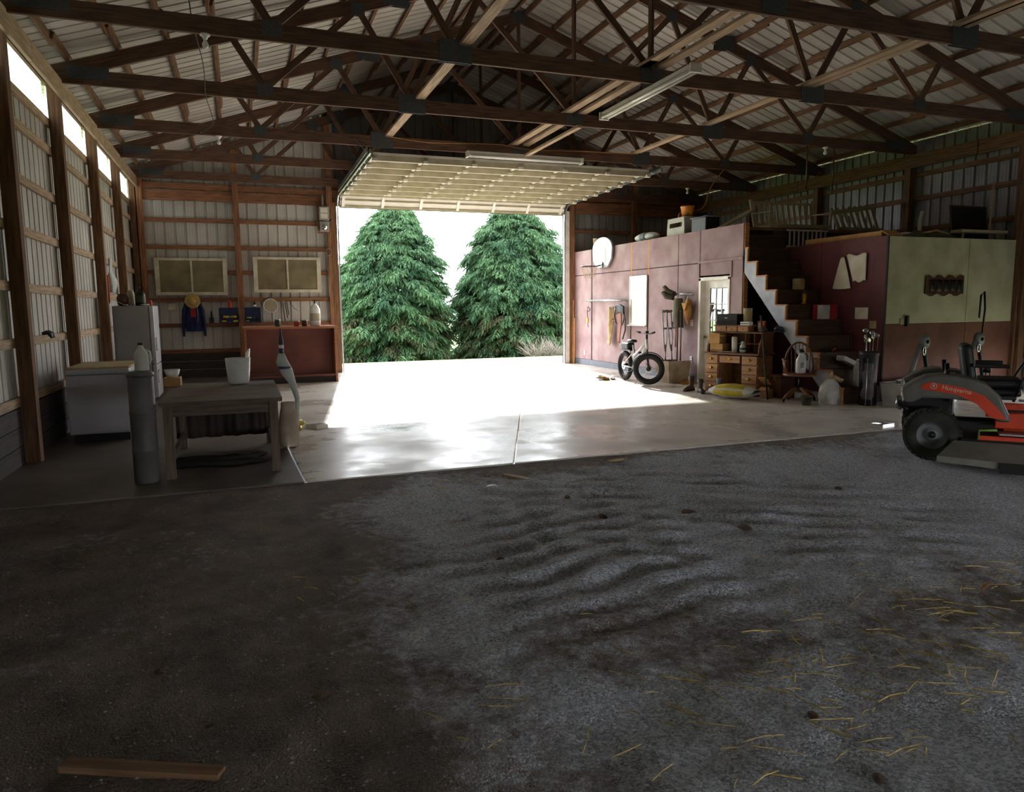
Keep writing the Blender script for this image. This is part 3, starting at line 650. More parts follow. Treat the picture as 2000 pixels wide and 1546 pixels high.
vessel('plastic_tub', 'white torn plastic tub on the far end of the wooden table', 'tub', (-.06, 9.05, .751), [(.10, 0), (.115, .03), (.13, .16), (.14, .3), (.133, .3), (.12, .16), (.09, .02)], 'white_plastic', lambda t: obj('flap', MB().grid(lambda u, v: (.13*math.cos(-.9+1.5*u)*(1+.08*v), .13*math.sin(-.9+1.5*u)*(1+.08*v), .29+.12*v*math.sin(math.pi*(.2+.7*u))), 10, 4), 'white_plastic', t, solid=.004), n=22)
o = obj('tan_box', MB().box((-.86, 9.0, .751), (-.68, 9.22, .85)), 'cardboard', bevel=.004); tag(o, 'small tan box on the far left corner of the table', 'box')
vessel('white_bowl', 'white bowl on the small tan box on the table', 'bowl', (-.77, 9.11, .85), [(.05, 0), (.07, .03), (.085, .09), (.08, .09), (.06, .03)], 'white_plastic')
# roll, bottle and sacks at the right end of the table
mat('tarp_grey', 'c3c8c4', .6, c2='a2a8a4', scale=3); mat('blue_dark', '2c3352', .4, c2='20263e'); mat('yellow_plastic', 'd8c440', .5, c2='b5a22c', scale=6); mat('sack', 'b9a894', .9, c2='988772', scale=4)
t = thing('tarp_roll', 'pale rolled tarp leaning upright at the right end of the table', 'tarp', (.47, 9.25, 0)); obj('roll', MB().tube([(.10, -.03, .0), (.12, -.02, .3), (.13, 0, .52), (.08, 0, .72), (.02, 0, .86), (-.03, .01, .98), (-.03, 0, 1.08)], [.022, .026, .03, .045, .075, .07, .035], 14, sx=1.0), 'tarp_grey', t); obj('cord', MB().lathe([(.078, .0), (.08, .015), (.078, .03)], c=(-.0, 0, .89), n=16, cap=False), 'blue_dark', t)
t = thing('blue_bottle', 'dark blue bottle standing on top of the pale rolled tarp', 'bottle', (.44, 9.25, 1.08)); obj('body', MB().lathe([(.024, 0), (.028, .02), (.028, .16), (.014, .22), (.012, .3)], n=16), 'blue_dark', t); obj('label', MB().lathe([(.0288, .06), (.0288, .10)], n=16, cap=False), 'white_plastic', t)
t = thing('feed_sack', 'tan paper sack slumped on the floor by the table leg', 'sack', (.46, 8.78, 0)); obj('body', MB().lathe([(.10, 0), (.125, .05), (.12, .25), (.10, .42), (.07, .5), (.09, .54), (.04, .54)], n=16, sy=.75), 'sack', t, sub=1); obj('tie', MB().lathe([(.074, .495), (.078, .505), (.074, .515)], n=16, sy=.75, cap=False), 'blue_dark', t)
t = thing('yellow_hose', 'yellow coiled hose lying on the floor right of the table', 'hose', (.62, 10.9, 0)); pts = [(.10*math.sin(i*.55)+.03*math.sin(i*.21), -.75+i*.035, .028+.02*(1+math.sin(i*.8))) for i in range(44)]; obj('tube', MB().tube(pts, .024, 8), 'yellow_plastic', t); obj('nozzle', MB().lathe([(.02, 0), (.028, .03), (.02, .09), (.012, .12)], c=(.05, -.85, .03), n=12, rot=R3('X', 90)), 'brass', t)
o = thing('printed_packet', 'small printed cardboard packet lying by the yellow hose', 'packet', (.90, 10.12, 0), .5); obj('body', MB().box((-.09, -.13, 0), (.09, .13, .05)), 'paper', o, bevel=.004); obj('stripe', MB().box((-.09, -.06, .05), (.09, .02, .052)), 'blue_dark', o); obj('stripe', MB().box((-.09, .04, .05), (.09, .07, .052)), 'red_plastic', o)
# tall open bench by the door
t = thing('work_bench', 'tall reddish-brown open-fronted bench beside the overhead door', 'bench', (1.0, 17.2, 0))
obj('top', MB().box((-.98, -.74, 1.19), (.99, .74, 1.24)), 'bench_edge', t, bevel=.005)
for x in (-.96, .92): obj('side', MB().box((x-.0, -.72, 0), (x+.05, .72, 1.19)), 'bench_edge', t, bevel=.004)
obj('back', MB().box((-.91, -.30, .2), (.92, -.27, 1.19)), 'bench_red', t); obj('shelf', MB().box((-.91, -.70, .14), (.92, .7, .18)), 'bench_red', t); obj('kick', MB().box((-.91, -.64, 0), (.92, -.61, .14)), 'skirt', t)
vessel('red_ball', 'small bright red ball on the low shelf of the bench', 'ball', (.85, 16.72, .181), [(.0, 0), (.035, .01), (.066, .04), (.078, .078), (.066, .116), (.035, .146), (0, .156)], 'red_plastic', lambda t: obj('seam', MB().lathe([(.0785, .074), (.0788, .078), (.0785, .082)], cap=False), 'red_plastic', t))
vessel('white_sprayer', 'white plastic sprayer tank standing on the bench top', 'sprayer', (1.55, 16.75, 1.24), [(.10, 0), (.115, .02), (.115, .36), (.08, .44), (.04, .47), (.04, .5)], 'white_plastic', lambda t: (obj('label', MB().lathe([(.1165, .12), (.1165, .28)], cap=False), 'cream_glaze', t), obj('pump', MB().cyl((0, 0, .5), (0, 0, .56), .018, n=8).beam((-.05, 0, .56), (.05, 0, .56), .02, .02), 'black_plastic', t)))
for i, (x, m_, nm, lb) in enumerate(((1.15, 'red_plastic', 'paint_can', 'small red can on the bench beside the white sprayer'), (1.32, 'brown_glaze', 'brown_tin', 'small brown tin on the bench next to the red can'), (.75, 'dark_green', 'green_tin', 'small dark green tin at the left of the bench top'))):
    vessel(nm, lb, 'can', (x, 16.8, 1.24), [(.055, 0), (.058, .005), (.058, .10+.02*i), (.055, .105+.02*i)], m_, lambda t, i=i: obj('lid', MB().lathe([(.059, .10+.02*i), (.059, .115+.02*i), (.05, .118+.02*i), (0, .112+.02*i)], cap=False), 'galv', t))
# old window sashes on the end wall
mat('dusty_pane', '8b7f62', .35, c2='6d6249', scale=2.5, detail=6); mat('sash_paint', 'd3ccba', .7, c2='b8af9a', scale=5)
for (x0, x1, z0, z1, lb) in ((-1.83, -.25, 1.97, 2.84, 'old white two-pane window sash hung left of the wooden wall post'), (.34, 1.94, 2.03, 2.89, 'old white two-pane window sash hung between the wall post and overhead door')):
    t = thing('window_sash', lb, 'window sash', ((x0+x1)/2, 18.95, z0), group='old window sashes on the end wall'); w = (x1-x0)/2; h = z1-z0
    for nm, a, b_ in (('stile', (-w, -.02, 0), (-w+.10, .02, h)), ('stile', (w-.10, -.02, 0), (w, .02, h)), ('rail', (-w+.1, -.02, 0), (w-.1, .02, .075)), ('rail', (-w+.1, -.02, h-.06), (w-.1, .02, h)), ('muntin', (-.022, -.018, .075), (.022, .018, h-.06))): obj(nm, MB().box(a, b_), 'sash_paint', t, bevel=.004)
    for a, b_ in ((-w+.1, -.022), (.022, w-.1)): obj('pane', MB().box((a, .002, .075), (b_, .006, h-.06)), 'dusty_pane', t)
# jacket with straw hat
mat('navy_cloth', '232a5a', .9, c2='191e44', scale=6, bump=.2); mat('straw', 'c9ac68', .85, c2='a98c4c', scale=30, bump=.4); mat('red_cloth', 'a8242c', .8)
t = thing('navy_jacket', 'navy blue jacket with red chest print hanging on the end wall', 'jacket', (-1.05, 18.88, 1.12))
def torso(u, v):
    a = 2*math.pi*u; z = .68*v; w = .17+.03*math.sin(v*5)-.05*(v > .9)*(v-.9)*10; d = .06+.012*math.sin(9*a+3*v)
    return (w*math.cos(a), d*math.sin(a), z+.01*math.sin(5*a))
obj('torso', MB().grid(torso, 26, 12, cu=True), 'navy_cloth', t)
for sg in (-1, 1): obj('sleeve', MB().tube([(sg*.14, 0, .64), (sg*.2, -.01, .5), (sg*.225, -.01, .25), (sg*.23, 0, .0), (sg*.235, 0, -.12)], [.06, .065, .055, .05, .035], 10, flat=.7), 'navy_cloth', t)
obj('hood', MB().lathe([(.1, .0), (.12, .05), (.08, .1)], c=(0, 0, .62), n=14, sy=.5), 'navy_cloth', t); obj('print', MB().box((-.055, -.083, .34), (.055, -.072, .54)), 'red_cloth', t); obj('zip', MB().tube([(.09, -.07, .62), (.1, -.075, .45), (.095, -.07, .22)], .005, 5), 'white_plastic', t)
t = thing('straw_hat', 'round straw hat hanging above the navy jacket', 'hat', (-1.05, 18.79, 1.83)); R_ = R3('X', 90); obj('nail', MB().cyl((0, 0, .03), (0, .2, .04), .006, n=6), 'galv', t)
obj('brim', MB().lathe([(.09, .0), (.14, .005), (.17, .0), (.172, .006), (.14, .012), (.09, .008)], n=28, rot=R_), 'straw', t); obj('crown', MB().lathe([(.095, 0), (.092, .05), (.07, .085), (0, .092)], n=24, rot=R_, cap=False), 'straw', t); obj('band', MB().lathe([(.0965, .006), (.0955, .022)], n=24, rot=R_, cap=False), 'brown_glaze', t)
o = thing('wall_notice', 'small white paper notice on the end wall left of the jacket', 'notice', (-1.52, 19.03, 1.70)); obj('sheet', MB().grid(lambda u, v: (-.09+.18*u, .004*math.sin(u*3), -.08+.16*v), 6, 4), 'paper', o, solid=.002)
t = thing('hand_trowel', 'dark hand trowel hanging between jacket and tool rack', 'trowel', (-.66, 18.97, 1.31)); obj('blade', MB().prism([(-.05, 0), (.05, 0), (.05, .12), (-.05, .12)], -.006, .006, 'y'), 'black_metal', t); obj('handle', MB().lathe([(.018, .12), (.02, .2), (.014, .28), (0, .29)], n=10), 'black_plastic', t)
# tool racks
mat('rack_blue', '24386e', .5, c2='1b2b55'); mat('tool_yellow', 'd9b62a', .5, c2='b5951f'); mat('tool_green', '8fb24a', .5); mat('orange_plastic', 'd9532c', .5)
def rack(x, w, lb):
    t = thing('tool_rack', lb, 'rack', (x, 18.93, 1.31), group='blue tool racks on the end wall')
    obj('panel', MB().box((-w/2, .03, 0), (w/2, .05, .36)), 'rack_blue', t); obj('shelf', MB().box((-w/2, -.10, 0), (w/2, .03, .02)), 'rack_blue', t)
    for sg in (-1, 1): obj('side', MB().prism([(-.10, 0), (.03, 0), (.03, .36), (-.05, .36)], sg*w/2-.008, sg*w/2+.008, 'x'), 'rack_blue', t)
    return t
rack(-.26, .44, 'blue wall tool rack left of the wooden post holding yellow tools'); rack(.275, .36, 'blue wall tool rack right of the wooden post holding black tools')
def drill(x, z, m, lb, s=1, fl=1):
    t = thing('power_drill', lb, 'tool', (x, 18.88, z)); obj('body', MB().cyl((-.07*fl*s, 0, .12*s), (.05*fl*s, 0, .12*s), .032*s, .026*s, 10), m, t); obj('grip', MB().beam((-.03*fl*s, 0, .11*s), (-.05*fl*s, 0, .02*s), .035*s, .04*s), 'black_plastic', t); obj('battery', MB().cbox((-.05*fl*s, 0, .02*s), (.1*s, .06*s, .04*s)), m, t); obj('chuck', MB().cyl((.05*fl*s, 0, .12*s), (.085*fl*s, 0, .12*s), .018*s, .012*s, 8), 'galv', t)
drill(-.33, 1.33, 'tool_yellow', 'yellow cordless drill at the left in the blue rack'); drill(-.17, 1.33, 'tool_yellow', 'yellow cordless drill at the right in the left blue rack', 1, -1)
drill(.19, 1.335, 'tool_green', 'green handled cordless tool in the right-hand rack', .75); drill(.36, 1.335, 'black_plastic', 'black cordless tool at the right end of the right-hand rack', .75, -1)
t = thing('orange_hand_sprayer', 'orange trigger sprayer on top of the left tool rack', 'sprayer', (-.22, 18.92, 1.67)); obj('tank', MB().lathe([(.045, 0), (.05, .02), (.045, .09), (.02, .13), (.018, .15)], n=12), 'orange_plastic', t); obj('trigger', MB().beam((-.06, 0, .165), (.03, 0, .15), .03, .04), 'orange_plastic', t)
t = thing('glue_bottle', 'white labelled bottle on top of the right tool rack', 'bottle', (.33, 18.92, 1.67)); obj('body', MB().lathe([(.035, 0), (.038, .08), (.014, .12), (.012, .16)], n=12), 'black_plastic', t); obj('label', MB().lathe([(.0385, .02), (.0388, .07)], n=12, cap=False), 'white_plastic', t)
# round sieve, harness straps
t = thing('round_sieve', 'round white-rimmed sieve hanging right of the tool racks', 'sieve', (.70, 18.97, 1.71)); obj('rim', MB().tube([(.165*math.cos(a), 0, .165*math.sin(a)) for a in [i*math.pi/16 for i in range(32)]], .014, 8, closed=True), 'white_paint', t); obj('mesh_disc', MB().lathe([(.155, 0), (.155, .006)], n=28, rot=R_), 'cream_glaze', t)
mat('leather', '4a3527', .6, c2='352418', scale=8)
t = thing('leather_strap', 'dark leather straps hanging beside the round sieve', 'strap', (.98, 18.97, 1.82))
for k, (dx, l) in enumerate(((0, .5), (.05, .42), (.09, .34))): obj('strap', MB().grid(lambda u, v, dx=dx, l=l: (dx+.022*u+.12*l*v*(1 if dx else .6), -.02-.012*k+.01*math.sin(v*5), -l*v), 2, 10), 'leather', t, solid=.006)
obj('buckle', MB().tube([(.03+.03*math.cos(a), -.03, -.02+.03*math.sin(a)) for a in [i*math.pi/6 for i in range(12)]], .005, 6, closed=True), 'galv', t)
t = thing('wire_hook', 'thin wire gambrel hook hanging on the end wall girt', 'hook', (1.18, 18.96, 1.84)); obj('wire', MB().tube([(-.02, 0, 0), (.0, 0, -.1), (.08, 0, -.2), (.16, -.01, -.26)], .006, 6), 'black_metal', t)
# electrical disconnect with conduit
mat('elec_grey', '9a9c98', .5, c2='868884', metal=.2)
t = thing('electrical_box', 'grey electrical disconnect box high on the door post', 'electrical box', (2.05, 18.84, 3.56)); obj('backing_board', MB().box((-.16, .0, -.08), (.14, .02, .62)), 'wall_wood', t)
b_ = obj('cabinet', MB().box((-.12, -.14, .22), (.12, 0, .55)), 'elec_grey', t, bevel=.008); obj('label', MB().box((-.085, -.143, .40), (.085, -.139, .52)).box((-.085, -.143, .26), (.085, -.139, .38)), 'paper', b_)
b_ = obj('lower_cabinet', MB().box((-.11, -.12, -.04), (.11, 0, .20)), 'elec_grey', t, bevel=.008); obj('meter_glass', MB().lathe([(.06, 0), (.06, .03), (.03, .05), (0, .052)], c=(0, -.12, .05), n=16, rot=R_), 'chrome', b_)
obj('lever', MB().beam((.12, -.07, .2), (.17, -.09, .26), .03, .03), 'black_metal', t); obj('conduit', MB().tube([(-.02, -.06, .55), (-.02, -.06, .85)], .022, 8), 'elec_grey', t)
t = thing('coiled_cord', 'small coil of cord hanging on the door post', 'cord', (2.14, 18.83, 3.02)); obj('coil', MB().tube([(.07*math.cos(a), -.01*a/6, .09*math.sin(a)) for a in [i*.4 for i in range(48)]], .006, 5), 'elec_grey', t); obj('drop', MB().tube([(.0, 0, -.09), (-.03, 0, -.5), (-.02, 0, -1.1)], .005, 5), 'elec_grey', t)
# things on the left wall
t = thing('black_gloves', 'pair of black work gloves lying on a left wall girt', 'gloves', (-2.17, 9.85, 1.335))
for dy in (-.05, .05): obj('glove', MB().tube([(.0, dy, .02), (.05, dy+.01, .035), (.08, dy, .02), (.1, dy, -.03)], [.03, .045, .04, .02], 8, flat=.6), 'black_plastic', t)
for i, (yy, z0, z1, m_, lb) in enumerate(((14.62, 1.85, 2.9, 'bare_stud', 'yellow wooden stick hung upright on the left wall above the refrigerator'), (14.82, 1.75, 2.25, 'orange_plastic', 'short orange stick hung on the left wall near the corner'))):
    t = thing('wall_stick', lb, 'stick', (-2.2, yy, z0)); obj('shaft', MB().tube([(0, 0, 0), (.01, 0, (z1-z0)*.5), (.0, 0, z1-z0)], [.018, .016, .02], 8), m_, t); obj('hook', MB().tube([(.0, 0, z1-z0), (-.02, 0, z1-z0+.03), (-.04, 0, z1-z0)], .005, 5), 'galv', t)
t = thing('clear_bag', 'crumpled clear plastic bag hanging on the left wall above the refrigerator', 'bag', (-2.17, 15.05, 1.95)); obj('bag', MB().grid(lambda u, v: ((.05+.03*math.sin(v*7))*math.cos(6.28*u)*(.4+.9*math.sin(math.pi*min(1, .15+v*.85))), (.10+.03*math.sin(u*19))*math.sin(6.28*u)*(.3+math.sin(math.pi*min(1, .15+.85*v))), .62*v), 18, 10, cu=True), 'tarp_grey', t)
# lamps under the trusses
mat('bulb_glass', 'e8e6df', .15, c2='dcdad2'); mat('fixture_white', 'd9d5ca', .45, c2='c8c2b2', scale=3)
for (x, y, lb) in ((-.21, 9.05, 'bare light bulb under the fourth truss from the overhead door, left side'), (-.2, 14.05, 'bare light bulb under the second truss from the door, left side'), (10.79, 11.5, 'bare light bulb under the third truss, right side'), (11.02, 16.5, 'bare light bulb under the truss nearest the door, right side')):
    t = thing('light_bulb', lb, 'lamp', (x, y, 4.62), group='bare bulbs under the trusses'); obj('socket', MB().lathe([(.055, -.0), (.055, -.012), (.03, -.03), (.025, -.05)], n=14), 'white_plastic', t); obj('bulb', MB().lathe([(.014, -.05), (.018, -.07), (.032, -.095), (.036, -.115), (.026, -.14), (0, -.148)], n=14), 'bulb_glass', t)
def fluor(loc, rz, lb):
    t = thing('fluorescent_fixture', lb, 'lamp', loc, rz, group='strip lights under the trusses'); L_ = 1.22
    obj('housing', MB().prism([(-.055, 0), (.055, 0), (.055, -.03), (.03, -.075), (-.03, -.075), (-.055, -.03)], -L_, L_, 'x'), 'fixture_white', t)
    for s_ in (-1, 1): obj('tube', MB().cyl((-L_+.04, s_*.055, -.085), (L_-.04, s_*.055, -.085), .019, n=10), 'bulb_glass', t); obj('end_cap', MB().box((s_*L_-.02, -.08, -.11), (s_*L_+.02, .08, 0)), 'fixture_white', t)
fluor((5.48, 9.3, 4.60), math.pi/2, 'long white strip light running lengthwise under the ridge'); fluor((5.5, 13.90, 4.615), .0, 'long white strip light mounted across in front of the overhead door')
# wires
mat('orange_wire', 'b8803a', .6); mat('wire_black', '2a2622', .7)
def wire(name, lb, pts, r, m_):
    P_ = []
    for a, b_, c, d in zip([pts[0]]+pts[:-2], pts[:-1], pts[1:], pts[2:]+[pts[-1]]):
        a, b_, c, d = map(Vector, (a, b_, c, d))
        for k in range(6):
            q = k/6; P_.append(.5*((2*b_)+(c-a)*q+(2*a-5*b_+4*c-d)*q*q+(3*b_-a-3*c+d)*q**3))
    P_.append(Vector(pts[-1])); t = thing(name, lb, 'wire', P_[0]); obj('cable', MB().tube([p-P_[0] for p in P_], r, 6), m_, t); obj('plug', MB().cbox(P_[-1]-P_[0], (.03, .03, .03)), 'black_plastic', t)
wire('hanging_wire', 'thin loose wire hanging below the trusses at left', [(-.3, 7.2, 5.0), (-.34, 9.02, 4.83), (-.28, 10.3, 4.68), (-.3, 11.46, 4.60), (-.25, 12.6, 4.5), (-.5, 13.95, 4.62)], .006, 'wire_black')
wire('yellow_wire', 'thin yellow wire sagging along the second truss chord', [(2.7, 13.95, 4.80), (3.6, 13.97, 4.74), (4.9, 13.97, 4.80), (5.6, 13.97, 4.74), (6.8, 13.97, 4.78), (8.1, 13.95, 4.80)], .007, 'orange_wire')
wire('extension_cord', 'orange extension cord hanging from the trusses to the room roof crate', [(10.3, 14.0, 4.62), (9.95, 14.0, 4.2), (9.75, 14.0, 3.75), (9.12, 13.9, 3.62), (9.05, 13.85, 3.40)], .010, 'orange_wire')
# ================================================================== RED WALL AND CLUTTER
WX = 8.92
mat('box_white', 'c9c7c4', .7, c2='b8b6b2')
mat('white_gloss', 'eeeef0', .12, c2='e4e4e8'); mat('net', 'c8b48e', .9); mat('backboard', '9b9da0', .35, c2='8c8e91', scale=3); mat('canvas_tan', 'c8ae82', .9, c2='ab9068', scale=5); mat('olive', '5a5540', .9, c2='433f2f', scale=5); mat('ochre', 'b07e3a', .8, c2='8d6129', scale=5); mat('rust_leather', '8a4a2c', .6, c2='6d3620', scale=5)
R_ = R3('X', 90); RY = R3('Y', -90)
# whiteboard
t = thing('glass_panel', 'tall glass panel, its reflection painted white, hung upright on the red wall', 'glass_panel', (WX-.03, 15.3, 1.15)); obj('face', MB().box((0, -.375, .02), (.02, .375, 1.15)), 'white_gloss', t); fr = MB().box((-.008, -.4, 0), (.022, -.375, 1.17)).box((-.008, .375, 0), (.022, .4, 1.17)).box((-.008, -.375, 0), (.022, .375, .02)).box((-.008, -.375, 1.15), (.022, .375, 1.17)); obj('frame', fr, 'white_paint', t); obj('ledge', MB().box((-.05, -.4, -.012), (.02, .4, 0)), 'galv', t)  # outdoor reflection of this glass put into a plain white face
obj('side_strip', MB().box((-.014, .30, .05), (-.009, .36, .62)), 'cream_glaze', t)
# basketball backboard, rim and net
t = thing('basketball_hoop', 'grey fan-shaped basketball backboard with rim on the red wall', 'basketball hoop', (WX-.09, 17.05, 2.98))
out_ = [(-.30, -.38), (.30, -.38), (.52, -.16), (.55, .1)]+[(.55*math.cos(a), .1+.3*math.sin(a)) for a in [i*math.pi/10 for i in range(1, 10)]]+[(-.55, .1), (-.52, -.16)]
obj('backboard', MB().prism(out_, -.0, .05, 'x'), 'backboard', t, bevel=.012); obj('target', MB().prism([(-.2, -.26), (.2, -.26), (.2, .12), (-.2, .12)], -.004, .0, 'x'), 'box_white', t); obj('mount', MB().box((.05, -.15, -.2), (.09, .15, .2)), 'black_metal', t)
rm_ = obj('rim', MB().tube([(-.36+.22*math.cos(a), .22*math.sin(a), -.35) for a in [i*math.pi/14 for i in range(28)]], .01, 7, closed=True).tube([(0, -.08, -.3), (-.15, -.06, -.35)], .01, 6).tube([(0, .08, -.3), (-.15, .06, -.35)], .01, 6), 'black_metal', t); obj('bracket', MB().box((-.03, -.08, -.38), (.0, .08, -.24)), 'elec_grey', t)
mb = MB()
for i in range(12):
    a = i*math.pi/6
    for sg in (-1, 1): mb.tube([(-.36+r*math.cos(a+sg*k*.26), r*math.sin(a+sg*k*.26), -.35-.1*k) for k, r in enumerate((.22, .18, .14, .12))], .003, 4, cap=False)
obj('net', mb, 'net', rm_)
# pipe rails
def rail(y0, y1, z, lb):
    t = thing('pipe_rail', lb, 'rail', (WX-.09, (y0+y1)/2, z), group='pipe rails on the red wall'); h = (y1-y0)/2
    obj('pipe', MB().cyl((0, -h, 0), (0, h, 0), .024, n=12), 'galv', t)
    for yy in (-h+.1, h-.1): obj('bracket', MB().tube([(0, yy, 0), (.06, yy, -.02), (.09, yy, -.03)], .012, 6), 'galv', t)
rail(15.78, 17.95, 1.76, 'galvanised pipe rail on the red wall below the basketball hoop'); rail(12.98, 13.80, 1.85, 'short galvanised pipe rail on the red wall beside the entry door')
def s_hook(t, y=0, z=0): obj('hook', MB().tube([(0, y, z), (-.01, y, z-.05), (.0, y+.01, z-.09), (-.02, y, z-.12)], .007, 6), 'galv', t)
# things hanging from the first rail
t = thing('iron_trap', 'small rusty iron trap with chain hanging at the left end of the pipe rail', 'trap', (WX-.10, 17.80, 1.73)); s_hook(t); obj('jaws', MB().tube([(0, .18*math.sin(a)*-1+.08, -.2+.06*math.cos(a)) for a in [i*math.pi/8 for i in range(9)]], .012, 6), 'black_metal', t); obj('chain', MB().tube([(0, .02, -.1), (0, .06, -.3), (0, .03, -.45)], .008, 5), 'black_metal', t); obj('spring', MB().cbox((0, .05, -.5), (.03, .08, .12)), 'brass', t); obj('tail', MB().tube([(0, .05, -.56), (0, .0, -.68)], .008, 5), 'black_metal', t)
t = thing('backpack_frame', 'black wire pack frame with tan canvas hanging from the pipe rail', 'pack frame', (WX-.10, 16.42, 1.70)); s_hook(t, -.12)
obj('frame', MB().tube([(0, .18, -.12), (0, -.14, -.10), (0, -.12, -.5), (0, .1, -.55)], .012, 6, closed=True).tube([(0, .10, -.42), (0, -.12, -.42)], .009, 6), 'black_metal', t)
obj('canvas', MB().grid(lambda u, v: (-.02+.05*math.sin(u*5+v*4), .03+(.06+.16*v)*(u-.5)*2*.7+.12*v, -.14-.95*v+.08*abs(u-.5)), 8, 14), 'canvas_tan', t, solid=.012)
t = thing('horse_collar', 'dark leather horse collar hanging at the right end of the pipe rail', 'collar', (WX-.12, 15.95, 1.72)); s_hook(t)
obj('hoop', MB().tube([(-.02, .05+.24*math.cos(a), -.34+.26*math.sin(a)) for a in [i*math.pi/14 for i in range(28)]], .02, 8, closed=True), 'leather', t)
obj('pad', MB().grid(lambda u, v: (-.05-.03*math.sin(3.14*u), -.24+.42*u, -.12-.2*v-.06*math.sin(3.14*u)*-1), 10, 6), 'black_metal', t, solid=.02); obj('flap', MB().grid(lambda u, v: (-.05+.02*math.sin(v*5), -.08+.22*u*(1-.45*v), -.24-.78*v), 6, 10), 'rust_leather', t, solid=.015)
obj('trace', MB().tube([(-.03, -.16, -.2), (-.04, -.28, -.45), (-.03, -.26, -.7), (-.02, -.12, -.92)], .018, 6), 'leather', t)
# second rail: waders, hat, bag
t = thing('olive_waders', 'olive green waders hanging from the short pipe rail', 'waders', (WX-.14, 13.42, 1.84)); s_hook(t)
obj('torso', MB().grid(lambda u, v: ((.08+.02*math.sin(u*12))*math.sin(6.28*u), (.15+.04*v)*math.cos(6.28*u), -.08-.62*v), 16, 10, cu=True), 'olive', t); obj('leg', MB().tube([(0, .10, -.60), (-.02, .13, -.72)], [.08, .06], 8), 'olive', t)
obj('boot', MB().tube([(-.02, .14, -.0), (-.08, .30, .08), (-.1, .40, .17)], [.07, .06, .05], 10), 'olive', t); obj('boot', MB().tube([(-.06, .10, -.06), (-.14, .24, -.04), (-.16, .36, .05)], [.06, .06, .04], 10), 'olive', t); obj('strap', MB().grid(lambda u, v: (-.05, -.02+.06*u, -.5-.62*v), 2, 6), 'rust_leather', t, solid=.01)
t = thing('ochre_satchel', 'ochre leather satchel hanging at the right end of the short rail', 'bag', (WX-.13, 13.07, 1.82)); s_hook(t); obj('body', MB().lathe([(.02, -.62), (.06, -.55), (.13, -.36), (.12, -.22), (.07, -.1), (.03, -.06)], n=14, sx=.6), 'ochre', t, sub=1); obj('flap', MB().grid(lambda u, v: (-.085-.01*math.sin(u*6), -.11+.22*u, -.16-.17*v*math.sin(3.14*u)), 8, 6), 'ochre', t, solid=.01)
for y_, z_, lb in ((13.10, 1.24, 'white light switch plate on the red wall near the satchel'), (13.10, .47, 'white electrical outlet low on the red wall by the entry door'), (18.22, .34, 'white electrical outlet low on the red wall near the overhead door')):
    t = thing('wall_plate', lb, 'switch plate', (WX-.012, y_, z_), group='wall plates on the red wall'); obj('cover', MB().box((0, -.04, -.065), (.01, .04, .065)), 'white_plastic', t, bevel=.003); obj('socket', MB().box((-.004, -.016, .012), (0, .016, .045)).box((-.004, -.016, -.045), (0, .016, -.012)), 'cream_glaze', t)
# planter crate with crutches and canes
t = thing('concrete_planter', 'square tan planter box standing against the red wall', 'planter', (8.5, 13.16, 0))
a_, b_ = .23, .27; ring = lambda r, z: [(-r, -r, z), (r, -r, z), (r, r, z), (-r, r, z)]
v_ = ring(.23, 0)+ring(.27, .46)+ring(.235, .46)+ring(.2, .1); obj('body', MB().add(v_, [(3, 2, 1, 0)]+[(k*4+i, k*4+(i+1) % 4, k*4+4+(i+1) % 4, k*4+4+i) for k in range(3) for i in range(4)]+[(12, 13, 14, 15)]), 'sack', t); obj('soil', MB().grid(lambda u, v: (-.22+.44*u, -.22+.44*v, .42+.03*mn.noise((u*5, v*5, 1))), 8, 8), 'black_plastic', t)
def crutch(x, y, lean, lb):
    t = thing('crutch', lb, 'crutch', (x, y, .45), .35, group='aluminium crutches in the planter'); t.rotation_euler = (math.radians(lean), 0, .35)
    for sg in (-1, 1): obj('upright', MB().tube([(sg*.015, 0, .25), (sg*.05, 0, .42), (sg*.075, 0, 1.05)], .013, 7), 'galv', t)
    obj('shaft', MB().cyl((0, 0, .0), (0, 0, .34), .014, n=8), 'galv', t); obj('ferrule', MB().cyl((0, 0, .2), (0, 0, .3), .024, n=8), 'elec_grey', t); obj('armrest', MB().tube([(-.1, 0, 1.05), (0, 0, 1.035), (.1, 0, 1.05)], .028, 8), 'elec_grey', t); obj('handgrip', MB().cyl((-.06, 0, .68), (.06, 0, .68), .02, n=8), 'elec_grey', t)
crutch(8.36, 13.22, -2, 'aluminium crutch standing nearest the wheel in the planter'); crutch(8.56, 13.28, -6, 'aluminium crutch standing further back in the planter')
for dx, lb, m_ in ((.50, 'dark walking cane standing in the tan planter', 'leather'), (.66, 'thin brown stick leaning in the tan planter', 'brown_glaze')):
    t = thing('walking_cane', lb, 'cane', (8.0+dx, 13.0 if dx < .6 else 13.12, .45)); t.rotation_euler = (math.radians(-4), math.radians(3), 0); obj('shaft', MB().cyl((0, 0, 0), (0, 0, 1.02), .013, .015, 8), m_, t); obj('handle', MB().tube([(0, 0, 1.0), (0, 0, 1.06), (.04, 0, 1.09), (.09, 0, 1.06)], .014, 7), m_, t)
t = thing('burlap_heap', 'flattened brown burlap heap on the floor by the door frame', 'cloth', (8.6, 12.74, 0)); obj('cloth', MB().grid(lambda u, v: (-.2+.4*u, -.11+.22*v, .01+.06*math.sin(3.14*u)*math.sin(3.14*v)*(1+mn.noise((u*4, v*4, 3)))), 14, 12), 'ochre', t, solid=.008)
